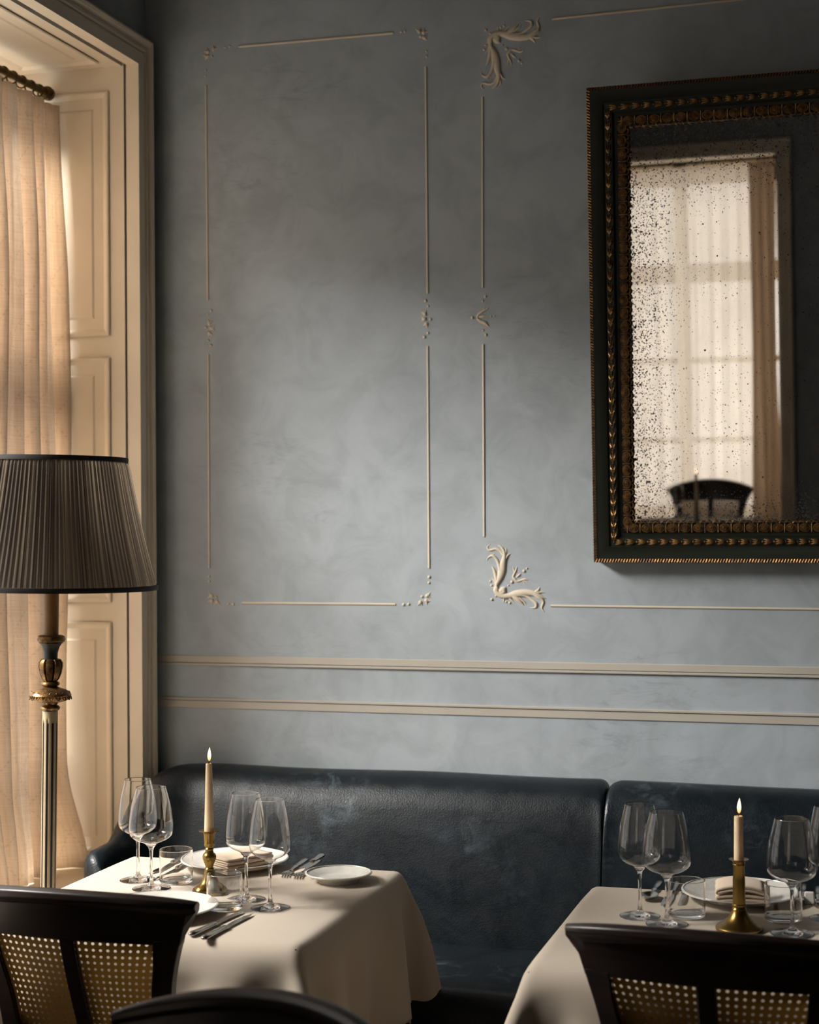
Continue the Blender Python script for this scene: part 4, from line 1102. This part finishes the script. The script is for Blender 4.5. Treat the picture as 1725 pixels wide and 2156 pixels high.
# ------------------------------------------------------------------ floor lamp
LP = EYE + ray(88, 1700)*3.57; lx, ly = LP.x, LP.y
lamp = empty('floor_lamp', (lx, ly, 0), label='floor lamp with carved gilt stem and pleated charcoal-brown shade by the curtain', cat='lamp')
lamp.rotation_euler = tuple(Matrix.Rotation(0.017, 3, fwd).to_euler())
S = 3.57/F
def lz(y): return 1.57 - (y-1101)*S
def seg(name, prof, mat, n=40, rf=None, angle=45):
    m = MB(); m.lathe([(r*S, lz(y)) for r, y in prof], n, rf=rf); return m.build(name, mat, lamp, angle=angle)
Rb, Rt, zb, zt = 219*S, 153*S, lz(1238), lz(962)
rnd = random.Random(5); NP = 118
jit = [rnd.uniform(-0.3, 0.3) for _ in range(NP)]; am = [rnd.uniform(0.6, 1.3) for _ in range(NP)]
m = MB(); NT = NP*8; NVv = 14
def pleat(i, v):
    p = i/8 % NP; k = int(p); f = p-k
    tri = (1-abs(2*f-1))
    w = smoothstep(0.0, 0.06, v)*smoothstep(1, 0.94, v) if True else 1
    return tri*am[k]*0.0045*(0.35+0.65*w)
def shd(i, j):
    v = j/(NVv-1); a = 2*PI*(i/NT + 0.0015*jit[int(i/8) % NP]*v); r = lerp(Rb, Rt, v) + pleat(i, v) - 0.002 - 0.004*math.sin(PI*v)
    return (r*math.cos(a), r*math.sin(a), lerp(zb, zt, v))
m.grid(shd, NT, NVv, cu=True, uvf=lambda i, j: (i/NT*2.6, j/(NVv-1)*0.3))
m.build('lamp_shade', MAT['shade'], lamp, angle=180)
for nm, R_, z_, h in (('upper_binding', Rt+0.002, zt-0.004, 0.010), ('lower_binding', Rb+0.002, zb+0.005, 0.011)):
    m = MB(); pr = [(R_-0.003, -h/2), (R_+0.0015, -h/2), (R_+0.002, 0), (R_+0.0015, h/2), (R_-0.003, h/2)]
    m.grid(lambda i, j: (pr[j][0]*math.cos(2*PI*i/128), pr[j][0]*math.sin(2*PI*i/128), z_+pr[j][1]), 128, 5, cu=True, cv=True)
    sh = m.build(nm, MAT['trim'], lamp)
seg('candle_tube', [(15.5, 1337), (15.5, 1225), (12, 1224)], MAT['tube'])
seg('bulb_holder', [(6, 1226), (6, 1190), (14, 1180), (17, 1165), (13, 1145), (2, 1138)], MAT['ivory'])
seg('cup', [(14, 1386), (14.5, 1372), (18, 1360), (23, 1352.5)], MAT['bulbgreen'])
seg('cup_rim', [(22, 1353), (25, 1352), (24, 1350), (28, 1349), (30, 1344), (28.5, 1338), (24, 1335.5), (15, 1335)], MAT['gilt'])
seg('leaf_bulb', [(13, 1433), (17, 1428), (22, 1415), (24.5, 1402), (24, 1393), (20, 1386), (14, 1385)], MAT['gilt'], 96, lambda a, z, r: 1.04-0.30*max(0, 1-abs(math.sin(a*4))*2.2)**1.5)
seg('collar', [(12, 1443), (17, 1441.5), (19.5, 1438), (18, 1434), (13, 1432.5)], MAT['gilt'])
seg('drip_disc', [(14, 1477), (26, 1475.5), (36, 1472), (41, 1467), (43.5, 1461), (41, 1456), (33, 1450.5), (22, 1447), (14, 1443), (10, 1442)], MAT['gilt_dark'], 64)
m = MB()
for k in range(18):
    a = 2*PI*k/18; c = Vector((41.5*S*math.cos(a), 41.5*S*math.sin(a), lz(1462))); t = Vector((-math.sin(a), math.cos(a), 0)); u = Vector((math.cos(a)*-0.3, math.sin(a)*-0.3, 0.95))
    m.tube([c + t*(0.0045*math.cos(q)) + u*(0.0085*math.sin(q)) for q in [2*PI*i/14 for i in range(15)]], 0.0014, 6, upv=(math.cos(a), math.sin(a), 0), caps=False)
m.build('carved_ovals', MAT['gilt'], lamp)
seg('lower_collar', [(15.5, 1497), (15.5, 1494), (19, 1492), (20.5, 1488), (18.5, 1484.5), (14, 1483), (17, 1476)], MAT['gilt'])
zf0, zf1 = 0.16, lz(1495)
def flute(a, z, r):
    return 1 if z > zf1-0.012 else 1-0.20*max(0, math.cos(a*9))**0.45*smoothstep(zf1-0.012, zf1-0.03, z)
m = MB(); zs = [zf0, zf1-0.05, zf1-0.03, zf1-0.025, zf1-0.02, zf1-0.016, zf1-0.012, zf1]
m.lathe([(16*S, z) for z in zs], 144, rf=flute); m.build('fluted_column', MAT['ivory'], lamp, angle=60)
m = MB()
for k in range(9):
    a = 2*PI*k/9
    m.box(12.9*S, 14.9*S, -0.0030, 0.0030, zf0+0.01, zf1-0.026, Matrix.Rotation(a, 4, 'Z'))
m.build('flute_inlay', MAT['black'], lamp, smooth=False)
m = MB(); m.lathe([(0.16, 0), (0.16, 0.02), (0.145, 0.03), (0.10, 0.045), (0.05, 0.06), (0.035, 0.08), (0.04, 0.10), (0.028, 0.12), (0.022, 0.165)], 48); m.build('base', MAT['gilt_dark'], lamp, angle=40)

bpy.context.view_layer.update()
